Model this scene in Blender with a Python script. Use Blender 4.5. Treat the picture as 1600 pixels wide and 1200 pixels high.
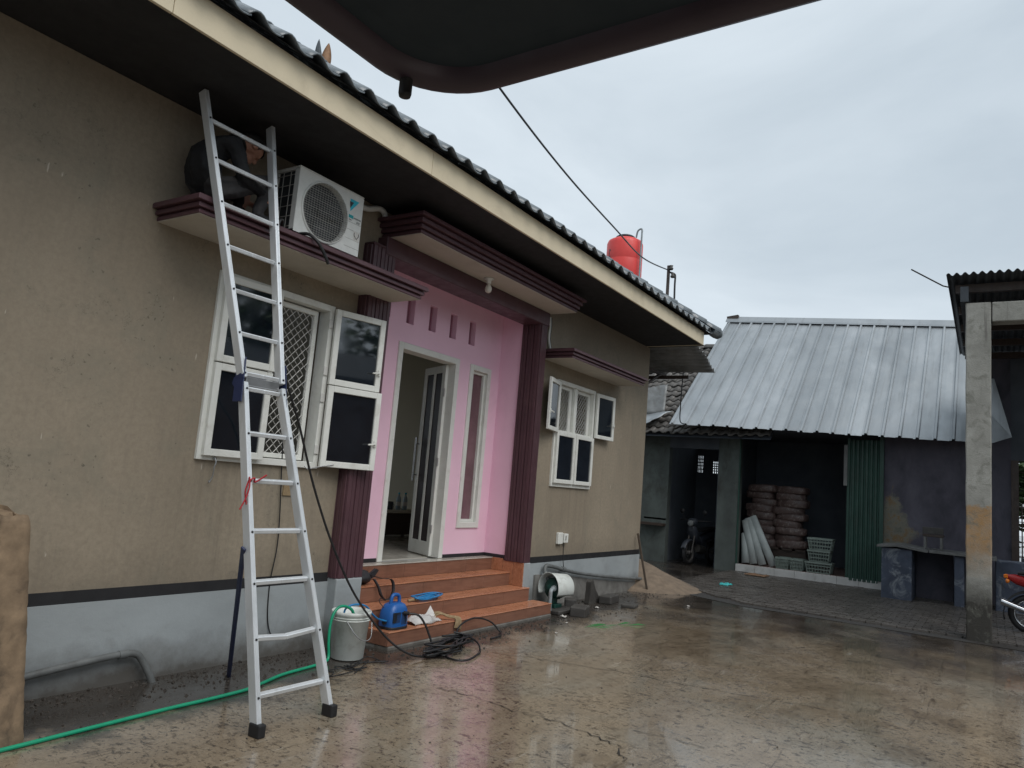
import bpy, bmesh, math, random
from mathutils import Vector, Matrix
R = math.radians
random.seed(11)
S = bpy.context.scene
for o in list(bpy.data.objects): bpy.data.objects.remove(o)

# ------------------------------------------------------------------ camera
cd = bpy.data.cameras.new('camera')
cam = bpy.data.objects.new('camera', cd)
S.collection.objects.link(cam)
cd.sensor_fit = 'HORIZONTAL'; cd.sensor_width = 36.0
cd.lens = 1158.2 / 1600 * 36.0
cd.clip_start = 0.05; cd.clip_end = 2000
ax = Vector((745.0, 218.3, 1158.2))
ay = Vector(((-1158.2**2 - 218.3*7.1) / 745.0, 7.1, 1158.2))
ax.normalize(); ay.normalize(); az = ax.cross(ay)
# rows = world axes in camera coordinates (x right, y down, z forward)
right = Vector((ax.x, ay.x, az.x)); down = Vector((ax.y, ay.y, az.y)); fwd = Vector((ax.z, ay.z, az.z))
m3 = Matrix((right, -down, -fwd)).transposed()
cam.matrix_world = Matrix.Translation((0, -5, 1.56)) @ m3.to_4x4()
S.camera = cam

# ------------------------------------------------------------------ sky, sun, exposure
SUN_EL, SUN_AZ = 54.0, 202.0      # behind the camera, a little to the left
W = bpy.data.worlds.new('World'); S.world = W; W.use_nodes = True
nt = W.node_tree; nt.nodes.clear()
wo = nt.nodes.new('ShaderNodeOutputWorld')
sky = nt.nodes.new('ShaderNodeTexSky'); sky.sky_type = 'NISHITA'; sky.sun_disc = False
sky.sun_elevation = R(SUN_EL); sky.sun_rotation = R(SUN_AZ); sky.air_density = 1.0; sky.dust_density = 2.0
b1 = nt.nodes.new('ShaderNodeBackground'); b1.inputs[1].default_value = 0.05
nt.links.new(sky.outputs[0], b1.inputs[0])
tc = nt.nodes.new('ShaderNodeTexCoord')
mp = nt.nodes.new('ShaderNodeMapping'); mp.inputs['Scale'].default_value = (1.0, 1.0, 2.6); mp.inputs['Location'].default_value = (0.3, 0.9, 0.1)
nt.links.new(tc.outputs['Generated'], mp.inputs[0])
n1 = nt.nodes.new('ShaderNodeTexNoise'); n1.inputs['Scale'].default_value = 1.7; n1.inputs['Detail'].default_value = 7; n1.inputs['Roughness'].default_value = 0.52; n1.inputs['Distortion'].default_value = 0.4
nt.links.new(mp.outputs[0], n1.inputs['Vector'])
cr = nt.nodes.new('ShaderNodeValToRGB')
cr.color_ramp.elements[0].position = 0.30; cr.color_ramp.elements[0].color = (0.455, 0.525, 0.585, 1)
cr.color_ramp.elements[1].position = 0.68; cr.color_ramp.elements[1].color = (0.655, 0.725, 0.78, 1)
nt.links.new(n1.outputs[0], cr.inputs[0])
b2 = nt.nodes.new('ShaderNodeBackground'); b2.inputs[1].default_value = 1.0
nt.links.new(cr.outputs[0], b2.inputs[0])
add = nt.nodes.new('ShaderNodeMixShader'); add.inputs[0].default_value = 0.88     # cloud cover over the clear sky
nt.links.new(b1.outputs[0], add.inputs[1]); nt.links.new(b2.outputs[0], add.inputs[2])
nt.links.new(add.outputs[0], wo.inputs[0])
sd = bpy.data.lights.new('sun', 'SUN'); sd.energy = 1.5; sd.angle = R(44); sd.color = (1.0, 0.965, 0.93)
sun = bpy.data.objects.new('sun', sd); S.collection.objects.link(sun)
a = R(SUN_AZ)
sdir = Vector((math.sin(a)*math.cos(R(SUN_EL)), math.cos(a)*math.cos(R(SUN_EL)), math.sin(R(SUN_EL))))
sun.rotation_euler = sdir.to_track_quat('Z', 'Y').to_euler(); sun.location = (0, -8, 20)
S.view_settings.view_transform = 'Standard'; S.view_settings.look = 'None'
S.view_settings.exposure = 0.38; S.view_settings.gamma = 1.0; S.view_settings.use_curve_mapping = False
S.render.engine = 'CYCLES'
S.cycles.max_bounces = 8

# ------------------------------------------------------------------ helpers
COL = S.collection
def tag(o, label=None, cat=None, group=None, kind=None):
    if label: o['label'] = label
    if cat: o['category'] = cat
    if group: o['group'] = group
    if kind: o['kind'] = kind
    return o
def thing(name, label, cat, loc=(0, 0, 0), group=None):
    o = bpy.data.objects.new(name, None); COL.objects.link(o); o.location = loc
    o.empty_display_size = 0.1
    return tag(o, label, cat, group)
def origin(o):
    v = Vector((0, 0, 0))
    while o is not None:
        v += o.location; o = o.parent
    return v
class MB:
    """collects shapes in world coordinates and links them as one mesh object"""
    def __init__(s): s.v = []; s.f = []; s.mi = []; s.sm = []
    def add(s, vs, fs, mi=0, smooth=False):
        n = len(s.v); s.v += [Vector(p) for p in vs]
        for f in fs: s.f.append([i + n for i in f]); s.mi.append(mi); s.sm.append(smooth)
        return s
    def box(s, x0, x1, y0, y1, z0, z1, mi=0):
        x0, x1 = min(x0, x1), max(x0, x1); y0, y1 = min(y0, y1), max(y0, y1); z0, z1 = min(z0, z1), max(z0, z1)
        v = [(x0,y0,z0),(x1,y0,z0),(x1,y1,z0),(x0,y1,z0),(x0,y0,z1),(x1,y0,z1),(x1,y1,z1),(x0,y1,z1)]
        return s.add(v, [(0,3,2,1),(4,5,6,7),(0,1,5,4),(1,2,6,5),(2,3,7,6),(3,0,4,7)], mi)
    def obox(s, c, ux, uy, uz, mi=0):
        """box from centre and three half-axis vectors"""
        c = Vector(c); ux, uy, uz = Vector(ux), Vector(uy), Vector(uz)
        v = [c-ux-uy-uz, c+ux-uy-uz, c+ux+uy-uz, c-ux+uy-uz, c-ux-uy+uz, c+ux-uy+uz, c+ux+uy+uz, c-ux+uy+uz]
        return s.add(v, [(0,3,2,1),(4,5,6,7),(0,1,5,4),(1,2,6,5),(2,3,7,6),(3,0,4,7)], mi)
    def bar(s, a, b, w, h, up=(0,0,1), mi=0):
        a, b = Vector(a), Vector(b); d = b - a; L = d.length; d.normalize()
        up = Vector(up)
        side = d.cross(up)
        if side.length < 1e-4: side = d.cross(Vector((1,0,0)))
        side.normalize(); u = side.cross(d).normalized()
        return s.obox((a+b)/2, d*L/2, side*w/2, u*h/2, mi)
    def prism(s, poly, axis, a, b, mi=0, smooth=False):
        """extrude a 2D outline along axis: x -> (y,z), y -> (x,z), z -> (x,y)"""
        def P(p, t):
            return {'x': (t, p[0], p[1]), 'y': (p[0], t, p[1]), 'z': (p[0], p[1], t)}[axis]
        n = len(poly); v = [P(p, a) for p in poly] + [P(p, b) for p in poly]
        f = [[i, (i+1) % n, n+(i+1) % n, n+i] for i in range(n)]
        s.add(v, f, mi, smooth); s.add(v[:n], [list(range(n))[::-1]], mi); s.add(v[n:], [list(range(n))], mi)
        return s
    def tube(s, pts, r, n=8, mi=0, caps=True, smooth=True):
        pts = [Vector(p) for p in pts]; k = len(pts)
        rr = r if isinstance(r, (list, tuple)) else [r]*k
        vs = []; prev = None
        for i, p in enumerate(pts):
            d = (pts[min(i+1, k-1)] - pts[max(i-1, 0)])
            if d.length < 1e-9: d = Vector((0, 0, 1))
            d.normalize()
            if prev is None:
                u = d.cross(Vector((0, 0, 1)))
                if u.length < 1e-3: u = d.cross(Vector((1, 0, 0)))
            else:
                u = prev - d*prev.dot(d)
                if u.length < 1e-4: u = d.cross(Vector((1, 0, 0)))
            u.normalize(); prev = u; w = d.cross(u)
            for j in range(n):
                t = 2*math.pi*j/n; vs.append(p + (u*math.cos(t) + w*math.sin(t))*rr[i])
        fs = [[i*n+j, i*n+(j+1) % n, (i+1)*n+(j+1) % n, (i+1)*n+j] for i in range(k-1) for j in range(n)]
        s.add(vs, fs, mi, smooth)
        if caps: s.add(vs[:n], [list(range(n))[::-1]], mi); s.add(vs[-n:], [list(range(n))], mi)
        return s
    def lathe(s, prof, c, n=24, axis='z', mi=0, smooth=True, ang=2*math.pi, a0=0):
        """prof: list of (radius, height)"""
        c = Vector(c); vs = []; full = ang > 6.28; m = n if full else n+1
        for r, h in prof:
            for j in range(m):
                t = a0 + ang*j/n; x, y = r*math.cos(t), r*math.sin(t)
                vs.append(c + Vector({'z': (x, y, h), 'y': (x, h, y), 'x': (h, x, y)}[axis]))
        fs = []
        for i in range(len(prof)-1):
            for j in range(n):
                fs.append([i*m+j, i*m+(j+1) % m, (i+1)*m+(j+1) % m, (i+1)*m+j])
        return s.add(vs, fs, mi, smooth)
    def grid(s, fn, nu, nv, mi=0, smooth=True):
        vs = [fn(i/nu, j/nv) for i in range(nu+1) for j in range(nv+1)]
        fs = [[i*(nv+1)+j, (i+1)*(nv+1)+j, (i+1)*(nv+1)+j+1, i*(nv+1)+j+1] for i in range(nu) for j in range(nv)]
        return s.add(vs, fs, mi, smooth)
    def build(s, name, mat, parent=None, bevel=0, solid=0, label=None, seg=1, at=None):
        """at: the shape was drawn round its own origin and is put at this world point"""
        off = origin(parent) if parent else Vector((0, 0, 0))
        loc = Vector(at) - off if at is not None else Vector((0, 0, 0))
        sub = off if at is None else Vector((0, 0, 0))
        me = bpy.data.meshes.new(name); me.from_pydata([v - sub for v in s.v], [], s.f)
        for m in (mat if isinstance(mat, (list, tuple)) else [mat]): me.materials.append(m)
        me.polygons.foreach_set('material_index', s.mi); me.polygons.foreach_set('use_smooth', s.sm)
        me.update()
        bm = bmesh.new(); bm.from_mesh(me); bmesh.ops.recalc_face_normals(bm, faces=bm.faces) if not solid else None
        bm.to_mesh(me); bm.free()
        o = bpy.data.objects.new(name, me); COL.objects.link(o); o.parent = parent; o.location = loc
        if solid:
            md = o.modifiers.new('solid', 'SOLIDIFY'); md.thickness = solid; md.offset = 0
        if bevel:
            md = o.modifiers.new('bevel', 'BEVEL'); md.width = bevel; md.segments = seg; md.limit_method = 'ANGLE'; md.angle_limit = R(40)
        if label: o['label'] = label
        return o
def inst(o, name, parent, loc, rot=None, scale=None):
    """another object of the same mesh, loc in world"""
    c = o.copy(); c.name = name; COL.objects.link(c); c.parent = parent
    c.location = Vector(loc) - (origin(parent) if parent else Vector((0, 0, 0)))
    if rot is not None: c.rotation_euler = rot
    if scale is not None: c.scale = scale
    return c
def copy_thing(root, loc, rot=None, label=None):
    c = root.copy(); COL.objects.link(c); c.location = loc
    if rot is not None: c.rotation_euler = rot
    if label: c['label'] = label
    for ch in list(root.children):
        d = ch.copy(); COL.objects.link(d); d.parent = c
        for g in list(ch.children):
            e = g.copy(); COL.objects.link(e); e.parent = d
    return c
def spline(pts, n=10):
    P = [Vector(p) for p in pts]; out = []
    for i in range(len(P)-1):
        p0 = P[max(i-1, 0)]; p1 = P[i]; p2 = P[i+1]; p3 = P[min(i+2, len(P)-1)]
        for k in range(n):
            t = k/n
            out.append(0.5*((2*p1) + (p2-p0)*t + (2*p0-5*p1+4*p2-p3)*t*t + (3*p1-p0-3*p2+p3)*t**3))
    return out + [P[-1]]

# ------------------------------------------------------------------ materials
def newmat(name):
    m = bpy.data.materials.new(name); m.use_nodes = True
    return m, m.node_tree, m.node_tree.nodes['Principled BSDF']
def nd(t, typ, **kw):
    n = t.nodes.new(typ)
    for k, v in kw.items():
        if k in n.inputs.keys(): n.inputs[k].default_value = v
        else: setattr(n, k, v)
    return n
def noise(t, vec, scale, detail=5, rough=0.55, dist=0.0):
    n = nd(t, 'ShaderNodeTexNoise', Scale=scale, Detail=detail, Roughness=rough, Distortion=dist)
    if vec is not None: t.links.new(vec, n.inputs['Vector'])
    return n.outputs[0]
def coords(t, scale=(1, 1, 1), loc=(0, 0, 0)):
    """world position: every object keeps its own spot, so copies of a mesh differ"""
    g = t.nodes.new('ShaderNodeNewGeometry'); mpn = t.nodes.new('ShaderNodeMapping')
    mpn.inputs['Scale'].default_value = scale; mpn.inputs['Location'].default_value = loc
    t.links.new(g.outputs['Position'], mpn.inputs[0]); return mpn.outputs[0]
def ramp(t, fac, stops, interp='LINEAR'):
    c = t.nodes.new('ShaderNodeValToRGB'); c.color_ramp.interpolation = interp
    while len(c.color_ramp.elements) < len(stops): c.color_ramp.elements.new(0.5)
    for e, (p, col) in zip(c.color_ramp.elements, stops):
        e.position = p; e.color = (col, col, col, 1) if isinstance(col, (int, float)) else (*col, 1)
    t.links.new(fac, c.inputs[0]); return c.outputs[0]
def mix(t, fac, a, b, mode='MIX'):
    n = t.nodes.new('ShaderNodeMix'); n.data_type = 'RGBA'; n.blend_type = mode
    for i, v in ((0, fac), (6, a), (7, b)):
        if hasattr(v, 'is_output'): t.links.new(v, n.inputs[i])
        elif i == 0: n.inputs[0].default_value = v
        else: n.inputs[i].default_value = (*v, 1)
    return n.outputs[2]
def math_(t, op, a, b=None, clamp=False):
    n = t.nodes.new('ShaderNodeMath'); n.operation = op; n.use_clamp = clamp
    for i, v in ((0, a), (1, b)):
        if v is None: continue
        if hasattr(v, 'is_output'): t.links.new(v, n.inputs[i])
        else: n.inputs[i].default_value = v
    return n.outputs[0]
def bump(t, p, h, strength=0.3, dist=0.01):
    b = nd(t, 'ShaderNodeBump', Strength=strength, Distance=dist); t.links.new(h, b.inputs['Height']); t.links.new(b.outputs[0], p.inputs['Normal'])
def pmat(name, col, col2=None, scale=4, rough=0.6, rough2=None, bstr=0.15, bscale=60, metal=0, stain=None, stain_scale=1.3, stretch=(1, 1, 1), stain_amt=0.6, spec=0.5, grain=0.06):
    m, t, p = newmat(name)
    v = coords(t, stretch); v0 = coords(t)
    col2 = col2 or tuple(c*0.78 for c in col)
    f = noise(t, v, scale, 6, 0.6)
    c = mix(t, ramp(t, f, [(0.3, 0.0), (0.7, 1.0)]), col2, col)
    g = noise(t, v0, 90, 3, 0.6)
    c = mix(t, grain, c, mix(t, g, (0, 0, 0), (1, 1, 1)), 'OVERLAY')
    if stain:
        sfac = ramp(t, noise(t, coords(t, stretch, (7.3, 2.1, 4.4)), stain_scale, 8, 0.68, 0.6), [(0.52, 0.0), (0.72, stain_amt)])
        c = mix(t, sfac, c, stain)
    t.links.new(c, p.inputs['Base Color'])
    p.inputs['Metallic'].default_value = metal; p.inputs['Specular IOR Level'].default_value = spec
    r2 = rough2 if rough2 is not None else min(1, rough+0.12)
    rr = ramp(t, noise(t, v0, 9, 5, 0.6), [(0.35, rough), (0.65, r2)])
    t.links.new(rr, p.inputs['Roughness'])
    if bstr: bump(t, p, noise(t, v0, bscale, 5, 0.65), bstr, 0.004)
    return m
def flat(name, col, rough=0.5, metal=0, spec=0.5):
    return pmat(name, col, tuple(c*0.85 for c in col), 12, rough, None, 0.04, 80, metal, spec=spec, grain=0.03)

M = {}
# --- house paint
def wall_paint():
    m, t, p = newmat('tan_render')
    v = coords(t)
    big = noise(t, coords(t, (1, 1, 0.7)), 0.8, 7, 0.6, 0.3)
    c = mix(t, ramp(t, big, [(0.3, 0.0), (0.7, 1.0)]), (0.240, 0.199, 0.146), (0.328, 0.276, 0.205))
    fine = noise(t, v, 26, 6, 0.7)
    c = mix(t, ramp(t, fine, [(0.4, 0.0), (0.62, 0.4)]), c, (0.19, 0.155, 0.112))
    patch = noise(t, coords(t, (1, 1, 1), (6, 2, 3)), 1.9, 8, 0.68, 0.7)
    c = mix(t, ramp(t, patch, [(0.50, 0.0), (0.66, 0.5)]), c, (0.205, 0.185, 0.140))
    speck = noise(t, coords(t, (1, 1, 1), (2, 2, 9)), 30, 3, 0.5)
    c = mix(t, math_(t, 'MULTIPLY', ramp(t, speck, [(0.64, 0.0), (0.68, 0.8)]), ramp(t, patch, [(0.52, 0.0), (0.6, 1.0)])), c, (0.10, 0.085, 0.065))
    streak = noise(t, coords(t, (7, 7, 0.25), (3.1, 0, 1.7)), 1.6, 6, 0.65)
    c = mix(t, ramp(t, streak, [(0.55, 0.0), (0.8, 0.45)]), c, (0.17, 0.14, 0.11))
    sx = nd(t, 'ShaderNodeSeparateXYZ'); t.links.new(v, sx.inputs[0])
    # run marks under the window sills and soil splashed up above the black band
    run = ramp(t, noise(t, coords(t, (11, 11, 0.18), (5, 0, 2)), 1.5, 6, 0.7), [(0.46, 0.0), (0.66, 1.0)])
    under = ramp(t, math_(t, 'ADD', sx.outputs[2], math_(t, 'MULTIPLY', math_(t, 'SUBTRACT', noise(t, coords(t, (6, 6, 0.2)), 1.0, 4), 0.5), 0.9)), [(0.70, 0.0), (0.95, 0.28), (0.97, 0.28), (1.0, 0.28)])
    below = math_(t, 'LESS_THAN', sx.outputs[2], 1.56)
    w1x = math_(t, 'LESS_THAN', math_(t, 'ABSOLUTE', math_(t, 'SUBTRACT', sx.outputs[0], 4.0)), 0.68)
    w2x = math_(t, 'LESS_THAN', math_(t, 'ABSOLUTE', math_(t, 'SUBTRACT', sx.outputs[0], 9.4)), 0.66)
    c = mix(t, math_(t, 'MULTIPLY', math_(t, 'MULTIPLY', math_(t, 'MULTIPLY', run, under), below), math_(t, 'MAXIMUM', w1x, w2x)), c, (0.115, 0.098, 0.072))
    soil = math_(t, 'ADD', sx.outputs[2], math_(t, 'MULTIPLY', math_(t, 'SUBTRACT', noise(t, v, 5, 8, 0.7), 0.5), 0.7))
    c = mix(t, ramp(t, soil, [(0.68, 0.3), (0.92, 0.0)]), c, (0.125, 0.105, 0.08))
    hair = nd(t, 'ShaderNodeTexVoronoi', Scale=0.8, feature='DISTANCE_TO_EDGE')
    dv = nd(t, 'ShaderNodeVectorMath', operation='ADD'); t.links.new(v, dv.inputs[0])
    nn = nd(t, 'ShaderNodeTexNoise', Scale=2.4, Detail=7.0, Roughness=0.7); t.links.new(v, nn.inputs['Vector']); t.links.new(nn.outputs[1], dv.inputs[1]); t.links.new(dv.outputs[0], hair.inputs['Vector'])
    c = mix(t, math_(t, 'MULTIPLY', ramp(t, hair.outputs['Distance'], [(0.0, 0.7), (0.0045, 0.0)]), ramp(t, patch, [(0.50, 0.0), (0.60, 1.0)])), c, (0.09, 0.075, 0.055))
    scuff = noise(t, coords(t, (9, 9, 2.0), (0.4, 0, 0.2)), 2.4, 3, 0.5)
    c = mix(t, ramp(t, scuff, [(0.715, 0.0), (0.745, 0.6)]), c, (0.52, 0.47, 0.40))
    t.links.new(c, p.inputs['Base Color']); p.inputs['Roughness'].default_value = 0.82
    bump(t, p, math_(t, 'ADD', noise(t, v, 45, 6, 0.7), math_(t, 'MULTIPLY', noise(t, v, 5, 4), 1.5)), 0.28, 0.006)
    return m
M['tan'] = wall_paint()
def plinth_mat():
    m, t, p = newmat('plinth_cement')
    v = coords(t)
    c = mix(t, ramp(t, noise(t, coords(t, (.7, 1, 1)), 1.4, 7, .62), [(.3, 0.), (.7, 1.)]), (.265, .29, .298), (.355, .388, .40))
    c = mix(t, ramp(t, noise(t, coords(t, (.6, 1, 1.2), (3, 2, 5)), 2.2, 8, .68, .5), [(.52, 0.), (.75, .55)]), c, (.19, .19, .175))
    sx = nd(t, 'ShaderNodeSeparateXYZ'); t.links.new(v, sx.inputs[0])
    z = math_(t, 'ADD', sx.outputs[2], math_(t, 'MULTIPLY', math_(t, 'SUBTRACT', noise(t, v, 3.4, 8, .68), .5), .42))
    c = mix(t, ramp(t, z, [(.02, .92), (.10, .6), (.30, 0.)]), c, (.075, .068, .058))
    t.links.new(c, p.inputs['Base Color']); p.inputs['Roughness'].default_value = .72
    bump(t, p, math_(t, 'ADD', noise(t, v, 40, 6, .7), noise(t, v, 6, 4)), .3, .006)
    return m
M['plinth'] = plinth_mat()
M['cement2'] = pmat('stained_rough_cement', (0.215, 0.21, 0.195), (0.125, 0.12, 0.11), 4, 0.8, 0.9, 0.6, 30, stain=(0.055, 0.05, 0.044), stain_scale=2.6, stain_amt=0.8)
M['darkcement'] = pmat('wet_dark_cement', (0.14, 0.13, 0.115), (0.075, 0.07, 0.062), 6, 0.5, 0.75, 0.5, 40, stain=(0.26, 0.25, 0.23), stain_scale=6)
M['cement'] = pmat('raw_cement', (0.40, 0.40, 0.385), (0.26, 0.26, 0.245), 5, 0.8, 0.9, 0.4, 45, stain=(0.12, 0.115, 0.10), stain_scale=3)
M['black'] = pmat('black_band_paint', (0.012, 0.012, 0.014), (0.02, 0.02, 0.022), 6, 0.5, 0.7, 0.1, 60)
M['pink'] = pmat('pink_paint', (0.87, 0.575, 0.70), (0.82, 0.53, 0.65), 1.5, 0.6, 0.75, 0.12, 40, stain=(0.62, 0.38, 0.47), stain_scale=1.1, stain_amt=0.35)
M['ventpink'] = pmat('vent_slot_paint', (0.42, 0.19, 0.26), (0.33, 0.15, 0.20), 6, 0.7, 0.8, 0.15, 40)
M['maroon'] = pmat('maroon_paint', (0.092, 0.043, 0.052), (0.070, 0.032, 0.040), 3, 0.38, 0.55, 0.12, 30, stain=(0.16, 0.09, 0.09), stain_scale=4, stain_amt=0.3)
M['soffit'] = pmat('canopy_underside', (0.52, 0.475, 0.405), (0.45, 0.41, 0.345), 1.5, 0.8, 0.9, 0.15, 30, stain=(0.30, 0.26, 0.21), stain_scale=2.2, stain_amt=0.4)
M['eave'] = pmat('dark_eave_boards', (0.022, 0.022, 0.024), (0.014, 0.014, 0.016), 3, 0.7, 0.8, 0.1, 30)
M['fascia'] = pmat('cream_fascia', (0.70, 0.61, 0.44), (0.62, 0.54, 0.385), 2, 0.6, 0.75, 0.12, 40, stain=(0.38, 0.31, 0.21), stain_scale=3.2, stain_amt=0.35, stretch=(0.6, 1, 1))
M['rooftile'] = pmat('glazed_roof_tile', (0.16, 0.185, 0.20), (0.10, 0.115, 0.125), 5, 0.16, 0.4, 0.15, 30, stain=(0.05, 0.055, 0.055), stain_scale=5)
M['white'] = pmat('white_frame_paint', (0.74, 0.745, 0.70), (0.66, 0.665, 0.62), 4, 0.42, 0.6, 0.1, 60, stain=(0.42, 0.39, 0.33), stain_scale=6, stain_amt=0.4)
M['grille'] = flat('white_grille', (0.62, 0.61, 0.58), 0.45)
M['steel'] = flat('bare_steel', (0.45, 0.45, 0.45), 0.3, 0.9)
def glass_mat(name, col, rough=0.03, ior=2.3):
    m, t, p = newmat(name)
    v = coords(t)
    f = noise(t, v, 2.5, 6, 0.65)
    t.links.new(mix(t, ramp(t, f, [(0.4, 0.0), (0.75, 1.0)]), col, tuple(c*1.7+0.002 for c in col)), p.inputs['Base Color'])
    t.links.new(ramp(t, f, [(0.4, rough), (0.8, rough+0.08)]), p.inputs['Roughness'])
    p.inputs['IOR'].default_value = ior
    bump(t, p, noise(t, v, 1.1, 1), 0.012, 0.05)
    return m
M['glass'] = glass_mat('tinted_glass', (0.006, 0.009, 0.013))
M['purpleglass'] = glass_mat('purple_glass', (0.15, 0.085, 0.095), 0.12, 1.4)
M['doorglass'] = glass_mat('dark_door_glass', (0.030, 0.021, 0.021), 0.28, 1.12)
def tile_mat(name, ca, cb, cc, rough):
    m, t, p = newmat(name)
    v = coords(t, (1.5, 14, 14))
    f = noise(t, v, 2.2, 7, 0.62, 0.8)
    c = ramp(t, f, [(0.28, cc), (0.5, ca), (0.72, cb)])
    oi = t.nodes.new('ShaderNodeObjectInfo')
    c = mix(t, math_(t, 'MULTIPLY', oi.outputs['Random'], 0.22), c, cc)
    dirt = ramp(t, noise(t, coords(t), 3.2, 7, 0.65), [(0.5, 0.0), (0.75, 0.5)])
    c = mix(t, dirt, c, tuple(x*0.55 for x in cc))
    t.links.new(c, p.inputs['Base Color'])
    t.links.new(ramp(t, noise(t, coords(t), 5, 4), [(0.35, rough), (0.7, rough+0.2)]), p.inputs['Roughness'])
    bump(t, p, f, 0.12, 0.003)
    return m
M['treadtile'] = tile_mat('wood_look_tread_tile', (0.43, 0.185, 0.098), (0.54, 0.26, 0.15), (0.31, 0.12, 0.062), 0.2)
M['shaded_risertile'] = tile_mat('wood_look_shaded_riser', (0.225, 0.108, 0.070), (0.27, 0.138, 0.092), (0.165, 0.076, 0.050), 0.3)  # same tile as the treads; the risers' shade is put into this colour
M['floor_in'] = pmat('pale_floor_tile', (0.50, 0.47, 0.41), (0.42, 0.40, 0.35), 2, 0.12, 0.25, 0.03, 20)
M['room'] = pmat('room_paint', (0.52, 0.48, 0.385), (0.47, 0.43, 0.345), 1.2, 0.85, 0.9, 0.1, 30)
M['darkwood'] = pmat('dark_wood', (0.06, 0.04, 0.03), (0.035, 0.024, 0.02), 5, 0.45, 0.6, 0.15, 30, stretch=(1, 6, 6))
M['alu'] = pmat('ladder_aluminium', (0.76, 0.79, 0.81), (0.66, 0.69, 0.71), 6, 0.36, 0.5, 0.08, 50, 0.45, stain=(0.35, 0.35, 0.34), stain_scale=5, stain_amt=0.4, stretch=(1, 1, 0.3))
M['blueplate'] = flat('navy_steel', (0.012, 0.022, 0.075), 0.4)
M['rubber'] = flat('black_rubber', (0.012, 0.012, 0.013), 0.55)
M['acwhite'] = flat('ac_casing', (0.70, 0.71, 0.68), 0.4)
M['fin'] = flat('dark_fins', (0.03, 0.035, 0.04), 0.5)
M['grillgrey'] = flat('grey_fan_guard', (0.36, 0.355, 0.33), 0.5)
M['cyan'] = flat('cyan_print', (0.02, 0.48, 0.62), 0.4)
M['teal'] = flat('teal_print', (0.01, 0.36, 0.40), 0.4)
M['ink'] = flat('dark_print', (0.03, 0.035, 0.045), 0.4)
M['red'] = pmat('red_plastic', (0.72, 0.06, 0.05), (0.62, 0.045, 0.04), 2, 0.35, 0.5, 0.03, 30)
M['redpaint'] = flat('red_bike_paint', (0.35, 0.02, 0.02), 0.2)
M['orange'] = flat('orange_lens', (0.75, 0.20, 0.02), 0.15)
M['chrome'] = flat('chrome', (0.62, 0.63, 0.65), 0.12, 1.0)
M['pvc'] = pmat('grey_pvc', (0.30, 0.345, 0.36), (0.22, 0.25, 0.26), 5, 0.4, 0.6, 0.08, 40, stain=(0.12, 0.115, 0.10), stain_scale=5)
M['pvcshaded'] = pmat('shaded_grey_pvc', (0.15, 0.16, 0.16), (0.09, 0.096, 0.095), 6, 0.45, 0.65, 0.1, 40, stain=(0.05, 0.048, 0.042), stain_scale=4)  # grey pvc with shadow darkness put into its colour, plus stains
M['bucket'] = pmat('white_bucket_plastic', (0.66, 0.69, 0.66), (0.56, 0.59, 0.56), 4, 0.4, 0.55, 0.05, 30, stain=(0.26, 0.25, 0.21), stain_scale=7, stain_amt=0.5)
M['hose'] = flat('green_hose', (0.01, 0.30, 0.16), 0.28)
M['bluehose'] = flat('blue_hose', (0.02, 0.20, 0.46), 0.3)
M['bluebody'] = pmat('blue_plastic', (0.015, 0.11, 0.36), (0.012, 0.085, 0.30), 4, 0.3, 0.45, 0.05, 50)
M['pumpgreen'] = flat('pump_green', (0.007, 0.05, 0.038), 0.35)
M['cable'] = flat('black_cable', (0.012, 0.012, 0.013), 0.42)
M['cloth_black'] = pmat('black_nylon', (0.014, 0.014, 0.016), (0.02, 0.02, 0.024), 20, 0.6, 0.75, 0.4, 120)
M['bagplastic'] = pmat('clear_plastic_bag', (0.55, 0.54, 0.52), (0.40, 0.39, 0.38), 12, 0.18, 0.4, 0.5, 30)
M['rope'] = pmat('tan_rope', (0.34, 0.25, 0.14), (0.22, 0.155, 0.085), 30, 0.8, 0.9, 0.5, 120)
M['skin'] = pmat('skin', (0.40, 0.20, 0.135), (0.35, 0.17, 0.115), 14, 0.5, 0.6, 0.08, 90)
M['jacket'] = pmat('dark_jacket', (0.0075, 0.008, 0.010), (0.004, 0.0045, 0.006), 6, 0.75, 0.85, 0.35, 40)
M['trousers'] = pmat('grey_trousers', (0.048, 0.046, 0.047), (0.03, 0.029, 0.03), 6, 0.8, 0.9, 0.35, 40)
M['hair'] = pmat('black_hair', (0.010, 0.009, 0.009), (0.016, 0.014, 0.013), 40, 0.45, 0.6, 0.5, 150)
M['pillar'] = pmat('rough_tan_plaster', (0.30, 0.215, 0.135), (0.14, 0.098, 0.062), 7, 0.85, 0.95, 0.7, 22, stain=(0.045, 0.035, 0.027), stain_scale=3.6, stain_amt=0.95)
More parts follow.
